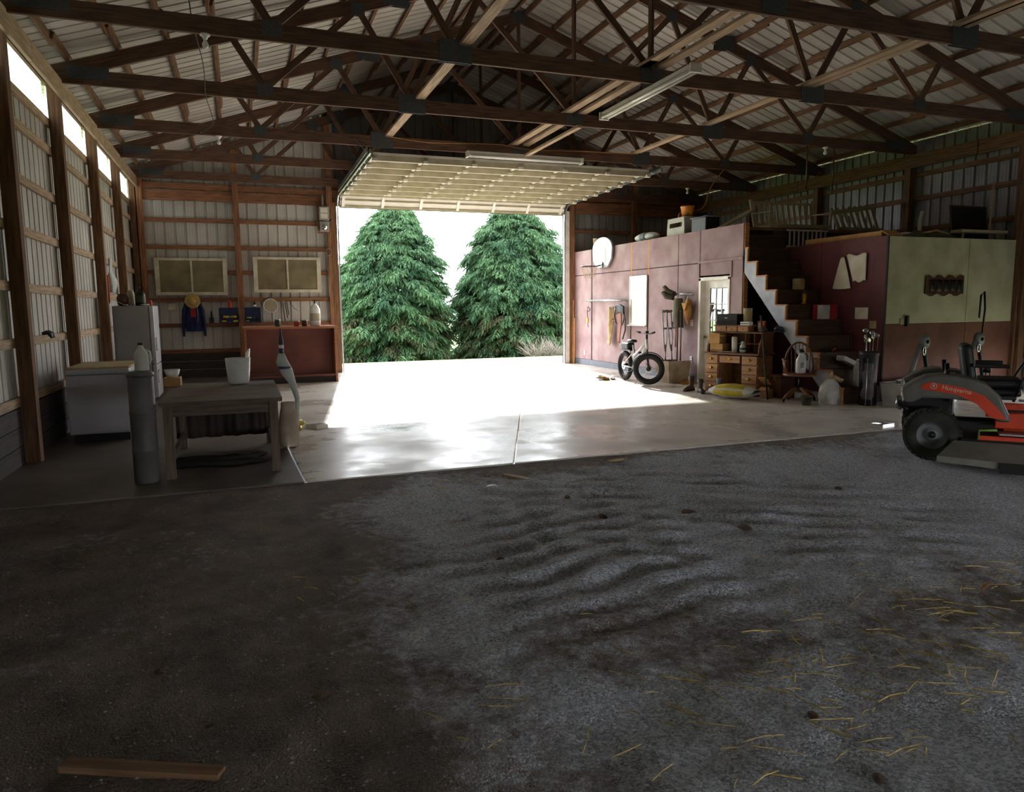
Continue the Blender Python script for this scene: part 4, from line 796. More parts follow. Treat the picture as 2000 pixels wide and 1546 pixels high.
# fat-tyre bicycle, front wheel turned towards the viewer
mat('bike_white', 'd9dcd8', .35, c2='c9ccc8')
t = thing('fat_tire_bicycle', 'white fat-tyre bicycle parked along the red wall with its front wheel turned', 'bicycle', (7.8, 13.4, 0)); V = Vector
rh, fh = V((.05, .62, .32)), V((-.07, -.56, .33))
def wheel(c, u, nm):
    u = u.normalized(); R_o = .27; z = V((0, 0, 1)); n_ = u.cross(z)
    w = obj(nm, MB().tube([c+(u*math.cos(a)+z*math.sin(a))*R_o for a in [i*math.pi/20 for i in range(40)]], .052, 10, closed=True), 'rubber', t)
    obj('rim', MB().tube([c+(u*math.cos(a)+z*math.sin(a))*(R_o-.05) for a in [i*math.pi/20 for i in range(40)]], .018, 6, closed=True), 'black_metal', w)
    mb = MB()
    for i in range(20):
        a = i*math.pi/10; mb.tube([c+n_*(.03 if i % 2 else -.03), c+(u*math.cos(a)+z*math.sin(a))*(R_o-.05)], .0025, 4, cap=False)
    obj('spokes', mb, 'galv', w); obj('hub', MB().cyl(c-n_*.06, c+n_*.06, .045, n=12), 'black_metal', w); obj('brake_disc', MB().cyl(c-n_*.045, c-n_*.04, .085, n=18), 'chrome', w)
    return n_
nf = wheel(fh, V((.80, -.60, 0)), 'front_wheel'); wheel(rh, V((.06, 1, 0)), 'rear_wheel')
hd, hb = V((-.01, -.36, .92)), V((-.03, -.42, .70)); bb = V((.02, .12, .30)); stt = V((.03, .25, .78))
for nm, pts, r in (('down_tube', [hb+V((0, .03, .04)), V((0, -.1, .48)), bb], .036), ('top_tube', [hd+V((0, .03, -.06)), V((.01, -.05, .68)), V((.02, .2, .56))], .030), ('seat_tube', [bb, stt], .024), ('head_tube', [hb, hd], .03)): obj(nm, MB().tube(pts, r, 9), 'bike_white', t)
for sg in (-1, 1):
    obj('chain_stay', MB().tube([bb+V((sg*.04, 0, 0)), rh+V((sg*.07, 0, 0))], .014, 6), 'bike_white', t); obj('seat_stay', MB().tube([V((.02+sg*.03, .2, .62)), rh+V((sg*.07, 0, 0))], .011, 6), 'bike_white', t)
    obj('fork_leg', MB().tube([hb+nf*sg*.07+V((0, 0, .02)), fh+nf*sg*.07], .018, 7), 'bike_white' if sg < 0 else 'black_metal', t)
obj('saddle', MB().lathe([(.02, 0), (.09, .02), (.1, .05), (.07, .075), (0, .085)], c=stt+V((0, .05, .04)), n=14, sy=1.5), 'black_plastic', t); obj('battery', MB().cbox(V((.01, .03, .52)), (.07, .3, .1), R3('X', -40)), 'black_plastic', t)
obj('stem', MB().tube([hd, hd+V((0, .0, .1))], .018, 7), 'black_metal', t); hc = hd+V((0, 0, .12)); nf = (Matrix.Rotation(math.radians(38), 3, 'Z') @ nf).normalized(); obj('handlebar', MB().tube([hc+nf*.33+V((0, .04, .03)), hc+nf*.12, hc-nf*.12, hc-nf*.33+V((0, .04, .03))], .014, 7), 'black_metal', t)
for sg in (-1, 1): obj('grip', MB().cyl(hc+nf*sg*.22+V((0, .015, .015)), hc+nf*sg*.34+V((0, .045, .035)), .021, n=8), 'rubber', t)
obj('display', MB().cbox(hc+V((0, 0, .03)), (.07, .05, .05)), 'black_plastic', t); obj('front_fender', MB().tube([fh+(V((.8, -.6, 0)).normalized()*math.cos(a)+V((0, 0, 1))*math.sin(a))*.34 for a in [.5+i*.2 for i in range(13)]], .03, 6, flat=.4), 'black_plastic', t)
obj('rear_rack', MB().tube([V((.02, .25, .66)), V((.04, .75, .66))], .01, 6).cbox((.03, .5, .67), (.14, .45, .02)), 'black_metal', t); bag_ = obj('rack_bag', MB().cbox((.04, .5, .75), (.18, .3, .14)), 'black_plastic', t, bevel=.03); obj('crank', MB().cyl(bb+V((-.06, 0, 0)), bb+V((.06, 0, 0)), .02, n=8).cyl(bb+V((-.05, 0, 0)), bb+V((-.045, 0, 0)), .08, n=18), 'black_metal', t); obj('pedal', MB().cbox(bb+V((-.12, .1, -.1)), (.09, .08, .025)).beam(bb+V((-.06, 0, 0)), bb+V((-.07, .1, -.1)), .02, .02), 'black_metal', t); obj('kickstand', MB().tube([bb+V((-.03, .12, -.02)), V((-.12, .32, .012))], .01, 6), 'black_metal', t)
# slippers left of the bike
for i, (x, y, rz, m_, lb) in enumerate(((7.52, 14.55, .5, 'canvas_tan', 'worn tan slipper lying behind the bicycle'), (7.66, 14.25, -.4, 'sack', 'grey-tan slipper lying nearest the bicycle rear wheel'), (7.40, 14.15, 1.2, 'ochre', 'brown slipper lying out on the sunny concrete'))):
    t = thing('slipper', lb, 'shoe', (x, y, 0), rz, group='slippers by the bicycle'); obj('sole', MB().lathe([(.05, 0), (.055, .01), (.05, .02)], n=14, sy=2.4), 'rubber', t); obj('upper', MB().grid(lambda u, v: (.05*math.cos(3.14*u), -.11+.15*v, .02+.06*math.sin(3.14*u)*(.5+.5*v)), 10, 5), m_, t, solid=.008)
# leaning poles at the door jamb
for i, (x, y, h, m_, lb) in enumerate(((8.84, 18.62, 1.25, 'bare_stud', 'thin orange-brown stick leaning beside the overhead door jamb'), (8.84, 18.8, 1.75, 'ochre', 'knobbly wooden staff leaning behind the door jamb'))):
    t = thing('leaning_stick', lb, 'stick', (x-.06, y-.1*i, 0), group='sticks by the door jamb'); t.rotation_euler = (math.radians(-1.5), math.radians(1.6), 0); obj('shaft', MB().tube([(0, 0, 0), (.005, 0, h*.5), (0, 0, h)], [.016, .014, .016], 7), m_, t); obj('tip', MB().lathe([(.018, h), (.024, h+.03), (0, h+.05)], n=8, cap=False), m_, t)

# ------------------------------------------------------------------ roll-top desk
mat('desk_oak', 'b98a62', .5, c2='966846', scale=1.2, stretch=(2, 14, 14)); mat('desk_dark', '7a5336', .5, c2='5c3c26', scale=1.2, stretch=(2, 14, 14)); mat('black_hole', '17120f', .9)
DA = math.atan2(-.93, .37); t = thing('roll_top_desk', 'oak roll-top desk with brass pulls standing by the entry door', 'desk', (8.0, 11.3, 0), DA)
DW, DD = 1.05, .52
for x0, x1 in ((0, .27), (DW-.31, DW)):
    obj('pedestal', MB().box((x0, .02, .05), (x1, DD, .70)), 'desk_oak', t)
    for k in range(4):
        z0 = .06+k*.165; d = obj('drawer', MB().box((x0+.01, -.012, z0), (x1-.01, .025, z0+.15)), 'desk_oak', t, bevel=.006); cx = (x0+x1)/2
        obj('pull', MB().lathe([(.012, 0), (.03, .004), (.03, .008), (.012, .012), (.012, .02), (0, .022)], c=(cx, -.012, z0+.08), n=12, rot=R3('X', 90)).tube([(cx-.05, -.02, z0+.085), (cx-.03, -.03, z0+.065), (cx+.03, -.03, z0+.065), (cx+.05, -.02, z0+.085)], .006, 6), 'brass', d)
    obj('plinth', MB().box((x0-.0, .0, 0), (x1, DD, .05)), 'desk_dark', t)
d = obj('drawer', MB().box((.30, -.012, .575), (DW-.34, .025, .70)), 'desk_oak', t, bevel=.006); obj('pull', MB().tube([(.42, -.02, .645), (.45, -.03, .625), (.53, -.03, .625), (.56, -.02, .645)], .006, 6).lathe([(.03, 0), (.03, .006)], c=(.49, -.012, .64), n=12, rot=R3('X', 90)), 'brass', d)
obj('back_panel', MB().box((0, DD-.02, .05), (DW, DD, .72)), 'desk_dark', t); obj('desktop', MB().box((-.03, -.03, .72), (DW+.03, DD+.02, .755)), 'desk_dark', t, bevel=.008)
prof_ = [(.04, .755), (.05, .86), (.10, .97), (.18, 1.05), (.28, 1.10), (DD, 1.12), (DD, .755)]
for x in (.0, DW-.03): obj('scroll_side', MB().prism(prof_, x, x+.03, 'x'), 'desk_dark', t)
obj('roll_back', MB().box((.03, DD-.02, .755), (DW-.03, DD, 1.12)), 'desk_dark', t); obj('top_shelf', MB().box((-.02, .16, 1.10), (DW+.02, DD+.02, 1.125)), 'desk_dark', t, bevel=.005); obj('pigeonhole', MB().box((.45, .3, .90), (DW-.03, .5, .912)).box((.62, .3, .755), (.632, .5, 1.1)).box((.80, .3, .755), (.812, .5, 1.1)), 'desk_oak', t)
for k in range(3): d = obj('small_drawer', MB().box((.10+k*.22, .18, 1.126), (.10+k*.22+.20, .40, 1.225)), 'desk_oak', t, bevel=.004); obj('knob', MB().lathe([(.006, 0), (.012, .01), (0, .018)], c=(.2+k*.22, .18, 1.175), n=10, rot=R3('X', 90)), 'brass', d)
obj('gallery_top', MB().box((.05, .16, 1.226), (.82, .46, 1.245)), 'desk_dark', t, bevel=.004)
DM = Matrix.Translation((8.0, 11.3, 0)) @ Matrix.Rotation(DA, 4, 'Z')
def on_desk(name, lb, cat, x, y, z, rz=0): 
    p = DM @ Vector((x, y, z)); return thing(name, lb, cat, p, DA+rz)
t = on_desk('cardboard_box', 'lower of two stacked cardboard boxes at the left of the desk top', 'box', .19, .17, .756); obj('carton', MB().box((-.13, -.12, 0), (.13, .12, .15)), 'cardboard', t, bevel=.004); obj('tape', MB().box((-.13, -.122, .06), (.13, .122, .075)), 'tan_board', t)
t = on_desk('cardboard_box', 'upper of two stacked cardboard boxes at the left of the desk top', 'box', .15, .17, .907); obj('carton', MB().box((-.12, -.11, 0), (.10, .11, .19)), 'cardboard', t, bevel=.004); obj('flap', MB().box((.10, -.11, .14), (.18, .11, .15)), 'cardboard', t)
t = on_desk('paper_roll', 'white paper towel roll standing on the desk', 'paper roll', .52, .12, .756); obj('roll', MB().lathe([(.02, 0), (.05, 0), (.05, .28), (.02, .28)], n=20), 'paper', t); obj('spindle', MB().cyl((0, 0, 0), (0, 0, .31), .012, n=8), 'desk_dark', t)
t = on_desk('ceramic_vase', 'mottled green ceramic vase on the desk beside the paper roll', 'vase', .69, .12, .756); obj('body', MB().lathe([(.04, 0), (.058, .03), (.06, .1), (.045, .14), (.03, .155), (.042, .18), (.03, .2), (0, .21)], n=18), 'tarp_grey', t); obj('glaze_band', MB().lathe([(.0607, .05), (.061, .095)], n=18, cap=False), 'dark_green', t)
t = on_desk('open_book', 'open magazine lying flat on the desk top', 'magazine', .4, .02, .756, .3); obj('pages', MB().grid(lambda u, v: (-.12+.24*u, -.06+.12*v, .006+.012*abs(math.sin(3.14*u))), 10, 4), 'paper', t, solid=.005)
t = on_desk('black_radio', 'black boxy radio on top of the roll-top desk', 'radio', .30, .31, 1.246); obj('case', MB().box((-.2, -.13, 0), (.22, .13, .2)), 'black_plastic', t, bevel=.008); obj('badge', MB().box((-.03, -.1345, .12), (.02, -.13, .132)), 'white_plastic', t); obj('front_panel', MB().box((-.18, -.134, .02), (.2, -.13, .09)), 'black_metal', t)
t = on_desk('tan_cylinder', 'tall tan cardboard cylinder standing on the desk gallery', 'tube', .64, .34, 1.246); obj('tube', MB().lathe([(.075, 0), (.077, .005), (.077, .29), (.07, .295), (.07, .28)], n=22), 'tan_board', t); obj('lid', MB().lathe([(.079, .27), (.079, .3), (0, .3)], n=22, cap=False), 'cream_glaze', t)
t = on_desk('white_carton', 'small white carton on the desk gallery beside the tan cylinder', 'carton', .70, .20, 1.246); obj('carton', MB().box((-.09, -.06, 0), (.09, .06, .06)), 'white_plastic', t, bevel=.004); obj('stripe', MB().box((-.09, -.062, .02), (.09, -.06, .035)), 'rack_blue', t)
t = on_desk('orange_carton', 'orange and white printed packet at the right end of the desk shelf', 'packet', .88, .40, 1.126, .2); obj('packet', MB().box((-.06, -.04, 0), (.06, .04, .19)), 'orange_plastic', t, bevel=.006); obj('panel', MB().box((-.05, -.042, .04), (.0, -.04, .16)), 'paper', t)
t = on_desk('rag_heap', 'crumpled brown rag on the right end of the desk shelf', 'rag', 1.0, .24, 1.126); obj('cloth', MB().lathe([(.07, 0), (.08, .03), (.05, .08), (.02, .1)], n=9, sy=1.4), 'leather', t, sub=1)
t = on_desk('baseball_cap', 'dark blue cap at the far right corner above the desk', 'cap', 1.16, .50, 1.126); obj('crown', MB().lathe([(.085, 0), (.085, .05), (.06, .09), (0, .105)], n=16), 'blue_dark', t); obj('brim', MB().lathe([(.085, .0), (.13, .0), (.13, .008), (.085, .01)], c=(0, -.04, 0), n=16), 'blue_dark', t)
# leaning pole, boots, bags by the desk
t = thing('dark_pole', 'long dark pole leaning upright at the right end of the desk', 'pole', (8.32, 9.96, 0)); t.rotation_euler = (0, math.radians(-2), math.radians(0)); obj('shaft', MB().cyl((0, 0, .0), (-.10, .05, 1.40), .014, n=8), 'skirt', t); obj('cap', MB().lathe([(.016, 0), (.018, .02), (0, .03)], c=(-.10, .05, 1.40), n=8), 'black_plastic', t)
def boot(x, y, rz, m_, lb, h=.27, toe=.2):
    t = thing('boot', lb, 'boot', (x, y, 0), rz, group='boots in front of the desk')
    obj('shaft', MB().tube([(0, 0, .05), (0, .0, .12), (-.005, 0, .2), (-.01, 0, h)], [.05, .048, .055, .062], 12, sx=.85), m_, t); obj('foot', MB().tube([(-.06, 0, .05), (.02, 0, .06), (.11, 0, .05), (toe, 0, .035)], [.04, .05, .045, .022], 10), m_, t); obj('sole', MB().box((.01, -.04, 0), (toe, .04, .016)).box((-.085, -.035, 0), (-.02, .035, .035)), 'black_plastic', t)
boot(7.95, 11.66, math.radians(205), 'leather', 'dark brown cowboy boot pointing left in front of the desk', .28, .24); boot(7.86, 11.24, math.radians(255), 'leather', 'mottled work boot under the left pedestal drawers of the desk', .26, .17); boot(8.02, 10.90, math.radians(225), 'grey_base', 'grey boot standing in the kneehole of the desk', .30, .17)
t = thing('yellow_feed_bag', 'yellow and white plastic feed bag lying in front of the desk', 'bag', (7.93, 10.36, 0), math.radians(-62))
bagf = lambda k: (lambda u, v: ((-.40+.8*u), (.19*math.cos(6.283*v))*(1 if .06 < u < .94 else .9), .125+(.12*math.sin(6.283*v))*(math.sin(3.1416*min(max(u*.92+.04, .04), .96))**.5)+.008*mn.noise((u*7, v*6, k))))
obj('bag', MB().grid(bagf(1), 22, 18), 'white_plastic', t); bf_ = bagf(1)
for v0, v1 in ((.20, .41), (.46, .60)): obj('yellow_panel', MB().grid(lambda u, v: (lambda q: (q[0], q[1]*1.012, .125+(q[2]-.125)*1.05+.002))(bf_(.14+.66*u, v0+(v1-v0)*v)), 16, 6), 'yellow_plastic', t); obj('end', MB().box((-.44, -.17, .09), (-.36, .17, .12)), 'white_plastic', t, bevel=.01); obj('end', MB().box((.36, -.17, .09), (.44, .17, .12)), 'white_plastic', t, bevel=.01)
t = thing('torn_carton', 'torn open cardboard carton lying between desk and pole', 'carton', (8.28, 10.02-.2, 0), math.radians(20)); t.location = (8.44, 10.14, 0); obj('carton', MB().box((-.08, -.08, .0), (.08, .08, .16)), 'cardboard', t); obj('flap', MB().box((-.18, -.08, .30), (.05, .08, .31), R3('Y', 35)), 'cardboard', t); obj('flap', MB().box((-.14, -.08, .16), (-.04, .08, .17), R3('Y', -30)), 'cardboard', t)
t = thing('storage_chest', 'dark brown wooden chest in the shade behind the swivel chair', 'chest', (8.62, 10.32, 0), math.radians(-5)); t.location = (8.74, 10.13, 0); obj('box', MB().box((-.12, -.16, 0), (.16, .16, .34)), 'brown_board', t, bevel=.006); obj('lid', MB().box((-.13, -.17, .345), (.17, .17, .40)), 'brown_board', t, bevel=.008); obj('hasp', MB().box((-.136, -.03, .30), (-.13, .03, .37)), 'brass', t)
# swivel captain's chair
mat('chair_wood', '8a5a38', .45, c2='69422a', scale=1.5, stretch=(3, 12, 12))
t = thing('swivel_chair', 'wooden swivel armchair with hoop back and spindles', 'chair', (8.62, 9.55, 0), math.radians(-35))
for k in range(4):
    a = k*math.pi/2+.5; o = obj('leg', MB().tube([(0, 0, .22), (.12*math.cos(a), .12*math.sin(a), .20), (.24*math.cos(a), .24*math.sin(a), .1), (.29*math.cos(a), .29*math.sin(a), .05)], [.03, .032, .03, .026], 8), 'chair_wood', t); obj('caster', MB().cyl((.29*math.cos(a)-.012, .29*math.sin(a), .027), (.29*math.cos(a)+.012, .29*math.sin(a), .027), .027, n=10), 'black_metal', o)
obj('column', MB().cyl((0, 0, .2), (0, 0, .43), .022, n=10), 'black_metal', t); obj('seat', MB().lathe([(.24, .43), (.27, .44), (.27, .465), (.25, .475), (0, .465)], n=28, sy=.95), 'chair_wood', t)
obj('back_hoop', MB().tube([(.23*math.cos(a), .20+.03*math.sin(a), .47+.50*math.sin(a)**.8) for a in [i*math.pi/16 for i in range(17)]], .017, 8), 'chair_wood', t)
for k in range(-3, 4): obj('spindle', MB().tube([(k*.055, .2, .47), (k*.06, .225, .47+.49*math.sqrt(max(.02, 1-(k*.06/.235)**2)))], .008, 6), 'chair_wood', t)
for sg in (-1, 1):
    obj('arm', MB().tube([(sg*.22, .20, .70), (sg*.27, .05, .70), (sg*.27, -.14, .69), (sg*.25, -.2, .69)], .02, 7, flat=.7), 'chair_wood', t)
    for y_ in (.1, -.02, -.14): obj('arm_post', MB().tube([(sg*.22, y_, .47), (sg*.265, y_, .69)], [.012, .014], 7), 'chair_wood', t)
t = thing('sprayer_jug', 'white plastic jug with black cap standing on the swivel chair seat', 'jug', (8.56, 9.47, .474)); obj('body', MB().lathe([(.07, 0), (.085, .015), (.09, .05), (.09, .2), (.085, .24), (.05, .285), (.04, .30), (.04, .33), (.055, .335), (.055, .35)], n=22, sy=.85), 'white_plastic', t, sub=1); obj('cap', MB().lathe([(.05, .35), (.05, .37), (.03, .40), (0, .41)], n=16, cap=False), 'black_plastic', t); obj('label', MB().grid(lambda u, v: (.0915*math.cos(-2.3+.7*u), .0785*math.sin(-2.3+.7*u), .10+.09*v), 6, 3), 'elec_grey', t); obj('trigger_hose', MB().tube([(.04, -.03, .34), (.09, -.05, .30), (.085, -.05, .22)], .008, 6), 'black_plastic', t)
t = thing('clay_flowerpot', 'small dark flowerpot on the floor beneath the swivel chair', 'pot', (8.62, 9.55-.0, 0)); t.location = (8.42, 9.16, 0); obj('body', MB().lathe([(.07, 0), (.085, .12), (.095, .12), (.095, .15), (.08, .15), (.07, .03)], n=18), 'olive', t)
# plastic bag, tilted carton, jug by the stairs
t = thing('plastic_sack', 'white knotted plastic sack on the floor right of the swivel chair', 'bag', (8.90, 9.17, 0)); obj('body', MB().grid(lambda u, v: ((.19+.012*math.sin(u*88)*v+.05*mn.noise((3*math.cos(6.283*u), 3*math.sin(6.283*u), v*5)))*math.sin(3.1416*min(.95, .3+.65*v**1.3))**.8*math.cos(6.283*u), (.16+.05*mn.noise((3*math.cos(6.283*u), 3*math.sin(6.283*u), v*5+9)))*math.sin(3.1416*min(.95, .3+.65*v**1.3))**.8*math.sin(6.283*u), .40*v), 24, 12, cu=True), 'white_plastic', t); obj('knot', MB().tube([(0, 0, .36), (.08, 0, .42), (.2, -.01, .36), (.26, 0, .38)], [.03, .045, .04, .015], 9), 'canvas_tan', t); obj('knot', MB().tube([(0, 0, .37), (.03, .02, .47), (.05, .02, .52)], [.03, .035, .015], 8), 'canvas_tan', t)
mat('box_white', 'c9c7c4', .7, c2='b8b6b2')
ST = lambda k: .267*(k+1)           # tread heights
SF = lambda k: 8.975+.268*k         # tread fronts
def on_step(name, lb, cat, k, x, rz=0, back=.12): return thing(name, lb, cat, (x, SF(k)+back, ST(k)), rz)
t = on_step('red_white_carton', 'red and white carton standing on a stair tread', 'carton', 4, 9.68, .12); obj('carton', MB().box((-.19, -.11, 0), (.19, .11, .26)), 'red_cloth', t, bevel=.004); obj('white_side', MB().box((-.192, -.112, .01), (-.02, .0, .25)), 'box_white', t)
t = on_step('small_lantern', 'small brass lantern at the left of the stair tread above the carton', 'lantern', 5, 9.45, 0); obj('base', MB().lathe([(.05, 0), (.05, .03), (.03, .05), (.045, .09), (.045, .15), (.02, .19), (0, .2)], n=12), 'brass', t); obj('bail', MB().tube([(.05*math.cos(a), 0, .15+.09*math.sin(a)) for a in [i*math.pi/8 for i in range(9)]], .004, 5), 'galv', t)
t = on_step('paper_parcel', 'tan paper parcel on an upper stair tread', 'parcel', 6, 9.55, .3); obj('parcel', MB().box((-.08, -.08, 0), (.08, .08, .2)), 'canvas_tan', t, bevel=.02); obj('string', MB().box((-.082, -.004, 0), (.082, .004, .202)), 'net', t)
t = on_step('white_canister', 'white flat canister lying tilted on a low stair tread', 'canister', 1, 9.40, .0); t.rotation_euler = (0, math.radians(20), .1); obj('body', MB().box((-.2, -.08, .08), (.2, .08, .17)), 'box_white', t, bevel=.02); obj('spout', MB().cyl((-.22, 0, .125), (-.26, 0, .125), .025, n=10), 'box_white', t)
t = on_step('tool_clutter', 'jumble of dark hand tools on a low stair tread', 'tools', 2, 9.3, .2); obj('pliers', MB().tube([(-.15, 0, .02), (0, .02, .03), (.12, -.03, .02)], .015, 6), 'black_metal', t); obj('wrench', MB().tube([(-.1, .05, .02), (.14, .06, .025)], .012, 6), 'chrome', t); obj('grip', MB().tube([(.02, -.05, .03), (.16, .0, .05)], .016, 6), 'orange_plastic', t)
t = thing('handled_jug', 'flat white jug with carrying handle left of the golf bag', 'jug', (9.50, 9.42-.25, 0)); t.location = (9.46, 9.12, .27); 
t.location = (9.42, 9.10, ST(0)); obj('body', MB().prism([(-.085, 0), (.085, 0), (.085, .30), (.055, .37), (-.055, .37), (-.085, .30)], -.05, .05, 'y'), 'box_white', t, bevel=.02); obj('handle', MB().tube([(-.05, 0, .35), (-.045, 0, .43), (.045, 0, .43), (.05, 0, .35)], .018, 7), 'box_white', t); obj('label', MB().box((-.06, -.053, .08), (.06, -.05, .2)), 'elec_grey', t)
# golf bag with clubs
mat('golf_grey', '6c6a6a', .7, c2='545252'); t = thing('golf_bag', 'black and grey golf bag full of clubs standing before the red stair wall', 'golf bag', (9.30, 8.80, 0), math.radians(10))
obj('tube', MB().lathe([(.13, 0), (.14, .02), (.13, .4), (.14, .78), (.15, .80), (.15, .86), (.13, .86)], n=20), 'black_plastic', t); obj('pocket', MB().lathe([(.05, .1), (.075, .15), (.075, .5), (.04, .56)], c=(-.10, -.06, 0), n=14, sy=1.4), 'golf_grey', t); obj('side_panel', MB().grid(lambda u, v: (.138*math.cos(3.3+.9*u), .138*math.sin(3.3+.9*u)-.006, .12+.55*v), 6, 6), 'golf_grey', t, solid=.01); obj('strap', MB().tube([(-.14, 0, .75), (-.22, -.02, .5), (-.15, 0, .22)], .02, 6, flat=.4), 'black_plastic', t)
for sg in (-1, 1): obj('stand_leg', MB().tube([(sg*.03-.12, -.08, .75), (sg*.08-.2, -.16, .01)], .008, 6), 'galv', t)
t_g = t; rng = random.Random(8)
for i, (dx, dy, h, kind) in enumerate(((-.07, -.03, 1.16, 'wood'), (-.03, .03, 1.06, 'iron'), (.03, -.03, 1.12, 'wood'), (.07, .02, 1.05, 'iron'), (.0, .06, 1.0, 'iron'), (.09, -.04, 1.08, 'wood'), (-.05, -.07, 1.02, 'putter'))):
    t = thing('golf_club', ['steel-shafted golf club with a large head tallest in the golf bag', 'golf iron second from the left in the golf bag', 'golf club with round head at the middle of the golf bag', 'golf iron at the right of the golf bag', 'short golf iron at the back of the golf bag', 'golf club with a dark head at the right edge of the bag', 'putter at the front left of the golf bag'][i], 'golf club', (9.30+dx, 8.80+dy, .30), group='clubs in the golf bag'); h -= .3; ln = dx*.4
    obj('shaft', MB().cyl((0, 0, 0), (ln, 0, h), .006, n=6), 'chrome', t)
    if kind == 'wood': obj('head', MB().lathe([(.0, 0), (.03, .01), (.045, .03), (.035, .055), (0, .065)], c=(ln-.03, 0, h-.01), n=12), 'galv', t)
    else: obj('head', MB().beam((ln, 0, h), (ln-.06, -.02, h+.035), .018, .05), 'chrome', t)
# papers and plates on the stair wall
t = thing('hanging_hide', 'pale animal hide piece pinned in two lobes on the dark red stair wall', 'hide', (9.935, 9.80, 2.42)); mat('hide', 'ece4d4', .85, c2='d6cbb4', scale=4)
obj('lobe', MB().grid(lambda u, v: (-.012-.02*math.sin(3.1*u)*v, .26-.02*v+(.05+.36*v**.8)*(u-.45), .0-.56*v+.05*(u-.5)**2*v), 10, 12), 'hide', t, solid=.006); obj('lobe', MB().grid(lambda u, v: (-.022-.01*math.sin(5*u), .16-.16*v*(1-u)-.42*u, .02-.46*v+.02*math.sin(9*u)), 10, 10), 'hide', t, solid=.006); obj('pin', MB().cyl((-.03, .26, -.01), (0, .26, -.01), .008, n=6), 'black_metal', t)
o = thing('blank_card', 'square pale rounded card on the dark red stair wall', 'card', (9.938, 9.61, 1.44)); obj('card', MB().box((-.004, -.14, -.10), (.006, .14, .10)), 'paper', o, bevel=.02)
o = thing('yellow_switch', 'yellowed light switch plate near the corner of the stair wall', 'switch plate', (9.938, 9.36, 1.25)); obj('cover', MB().box((-.006, -.07, -.065), (.008, .07, .065)), 'tan_board', o, bevel=.004); obj('toggle', MB().box((-.014, -.006, -.012), (-.006, .006, .012)), 'cream_glaze', o)
# sign and box on the cream wall
t = thing('carved_sign', 'dark carved wooden sign with wavy edges on the cream wall', 'sign', (11.22, 9.11, 1.89)); o_ = [(-.44+.88*i/24, .155+.028*math.sin(i*.9)) for i in range(25)]; o_ += [(.44-.88*i/24, -.155+.022*math.sin(i*.8+1)) for i in range(25)]
obj('board', MB().prism(o_, -.015, .012, 'y'), 'brown_glaze', t, bevel=.004)
for k in range(5): obj('carved_figure', MB().grid(lambda u, v, k=k: (-.36+k*.16+.13*u, -.018-.02*math.sin(3.14*u)*math.sin(3.14*v), -.10+.2*v), 6, 6), 'black_metal', t, solid=.006)
t = thing('wall_outlet', 'small dark outlet box on the cream wall above the wainscot', 'outlet', (10.36, 9.118, 1.30)); obj('box', MB().box((-.09, -.01, -.05), (.0, 0.004, .05)), 'cream_board', t, bevel=.004); obj('plug', MB().box((.01, -.06, -.08), (.05, .004, .1)), 'black_plastic', t, bevel=.008)
# floor things before the cream wall
mat('machine_grey', '77797b', .5, c2='626466'); mat('pink_cloth', 'a86a72', .9, c2='8a525a', scale=4)
def exerciser(x, y, rz, lb, mast):
    t = thing('exercise_machine', lb, 'exercise machine', (x, y, 0), rz, group='folded exercise machines before the cream wall')
    obj('rail', MB().tube([(-.42, 0, .02), (-.36, 0, .35), (-.22, 0, .68), (-.10, 0, .96)], .03, 8, sx=1.4), 'machine_grey', t); obj('rail', MB().tube([(.16, 0, .02), (.14, 0, .40), (.05, 0, .72), (-.02, 0, .92)], .026, 8, sx=1.3), 'black_metal', t)
    h_ = obj('hub', MB().lathe([(.05, -.05), (.11, -.04), (.11, .04), (.05, .05)], c=(0, 0, 1.0), n=22, rot=R_, sx=.8), 'machine_grey', t); obj('knob', MB().lathe([(.0, 0), (.03, 0), (.03, .02), (0, .024)], c=(.0, -.05, 1.0), n=12, rot=R_), 'black_plastic', h_); obj('carabiner', MB().tube([(-.08+.03*math.cos(a), -.06, .86+.065*math.sin(a)) for a in [i*math.pi/8 for i in range(16)]], .008, 6, closed=True), 'chrome', t)
    obj('stay', MB().tube([(.16, .0, .05), (.26, 0, .6), (.46, 0, .05)], .012, 6), 'black_metal', t)
    if mast: obj('mast', MB().tube([(.06, 0, .95), (.10, 0, 1.5), (.06, 0, 1.78), (-.02, 0, 1.72), (-.03, 0, 1.35)], .016, 7), 'black_metal', t)
exerciser(10.05, 8.45, .12, 'dark folding exercise machine with grey hub left of the mower seat', False); exerciser(11.45, 8.6, .05, 'dark folding exercise machine with a tall looped mast behind the mower seat', True)
t = thing('white_bin', 'white plastic bin with label left of the folding exercise machine', 'bin', (9.62, 8.50, 0), .1); v_ = ring(.15, 0)+ring(.19, .36)+ring(.18, .36)+ring(.14, .02); obj('body', MB().add(v_, [(3, 2, 1, 0)]+[(k*4+i, k*4+(i+1) % 4, k*4+4+(i+1) % 4, k*4+4+i) for k in range(3) for i in range(4)]+[(12, 13, 14, 15)]), 'box_white', t); obj('label', MB().box((-.05, -.176, .10), (.06, -.165, .27), R3('X', 6)), 'black_plastic', t); obj('rim', MB().tube(ring(.19, .36), .012, 6, closed=True), 'box_white', t)
t = thing('pink_bag', 'pink cloth bag on the floor behind the exercise machine', 'bag', (10.05, 8.88, 0)); obj('body', MB().lathe([(.14, 0), (.19, .06), (.19, .2), (.12, .32), (.05, .36)], n=14, sy=.7), 'pink_cloth', t, sub=1); obj('tie', MB().lathe([(.055, .345), (.06, .355), (.05, .37)], n=12, sy=.7, cap=False), 'white_plastic', t)
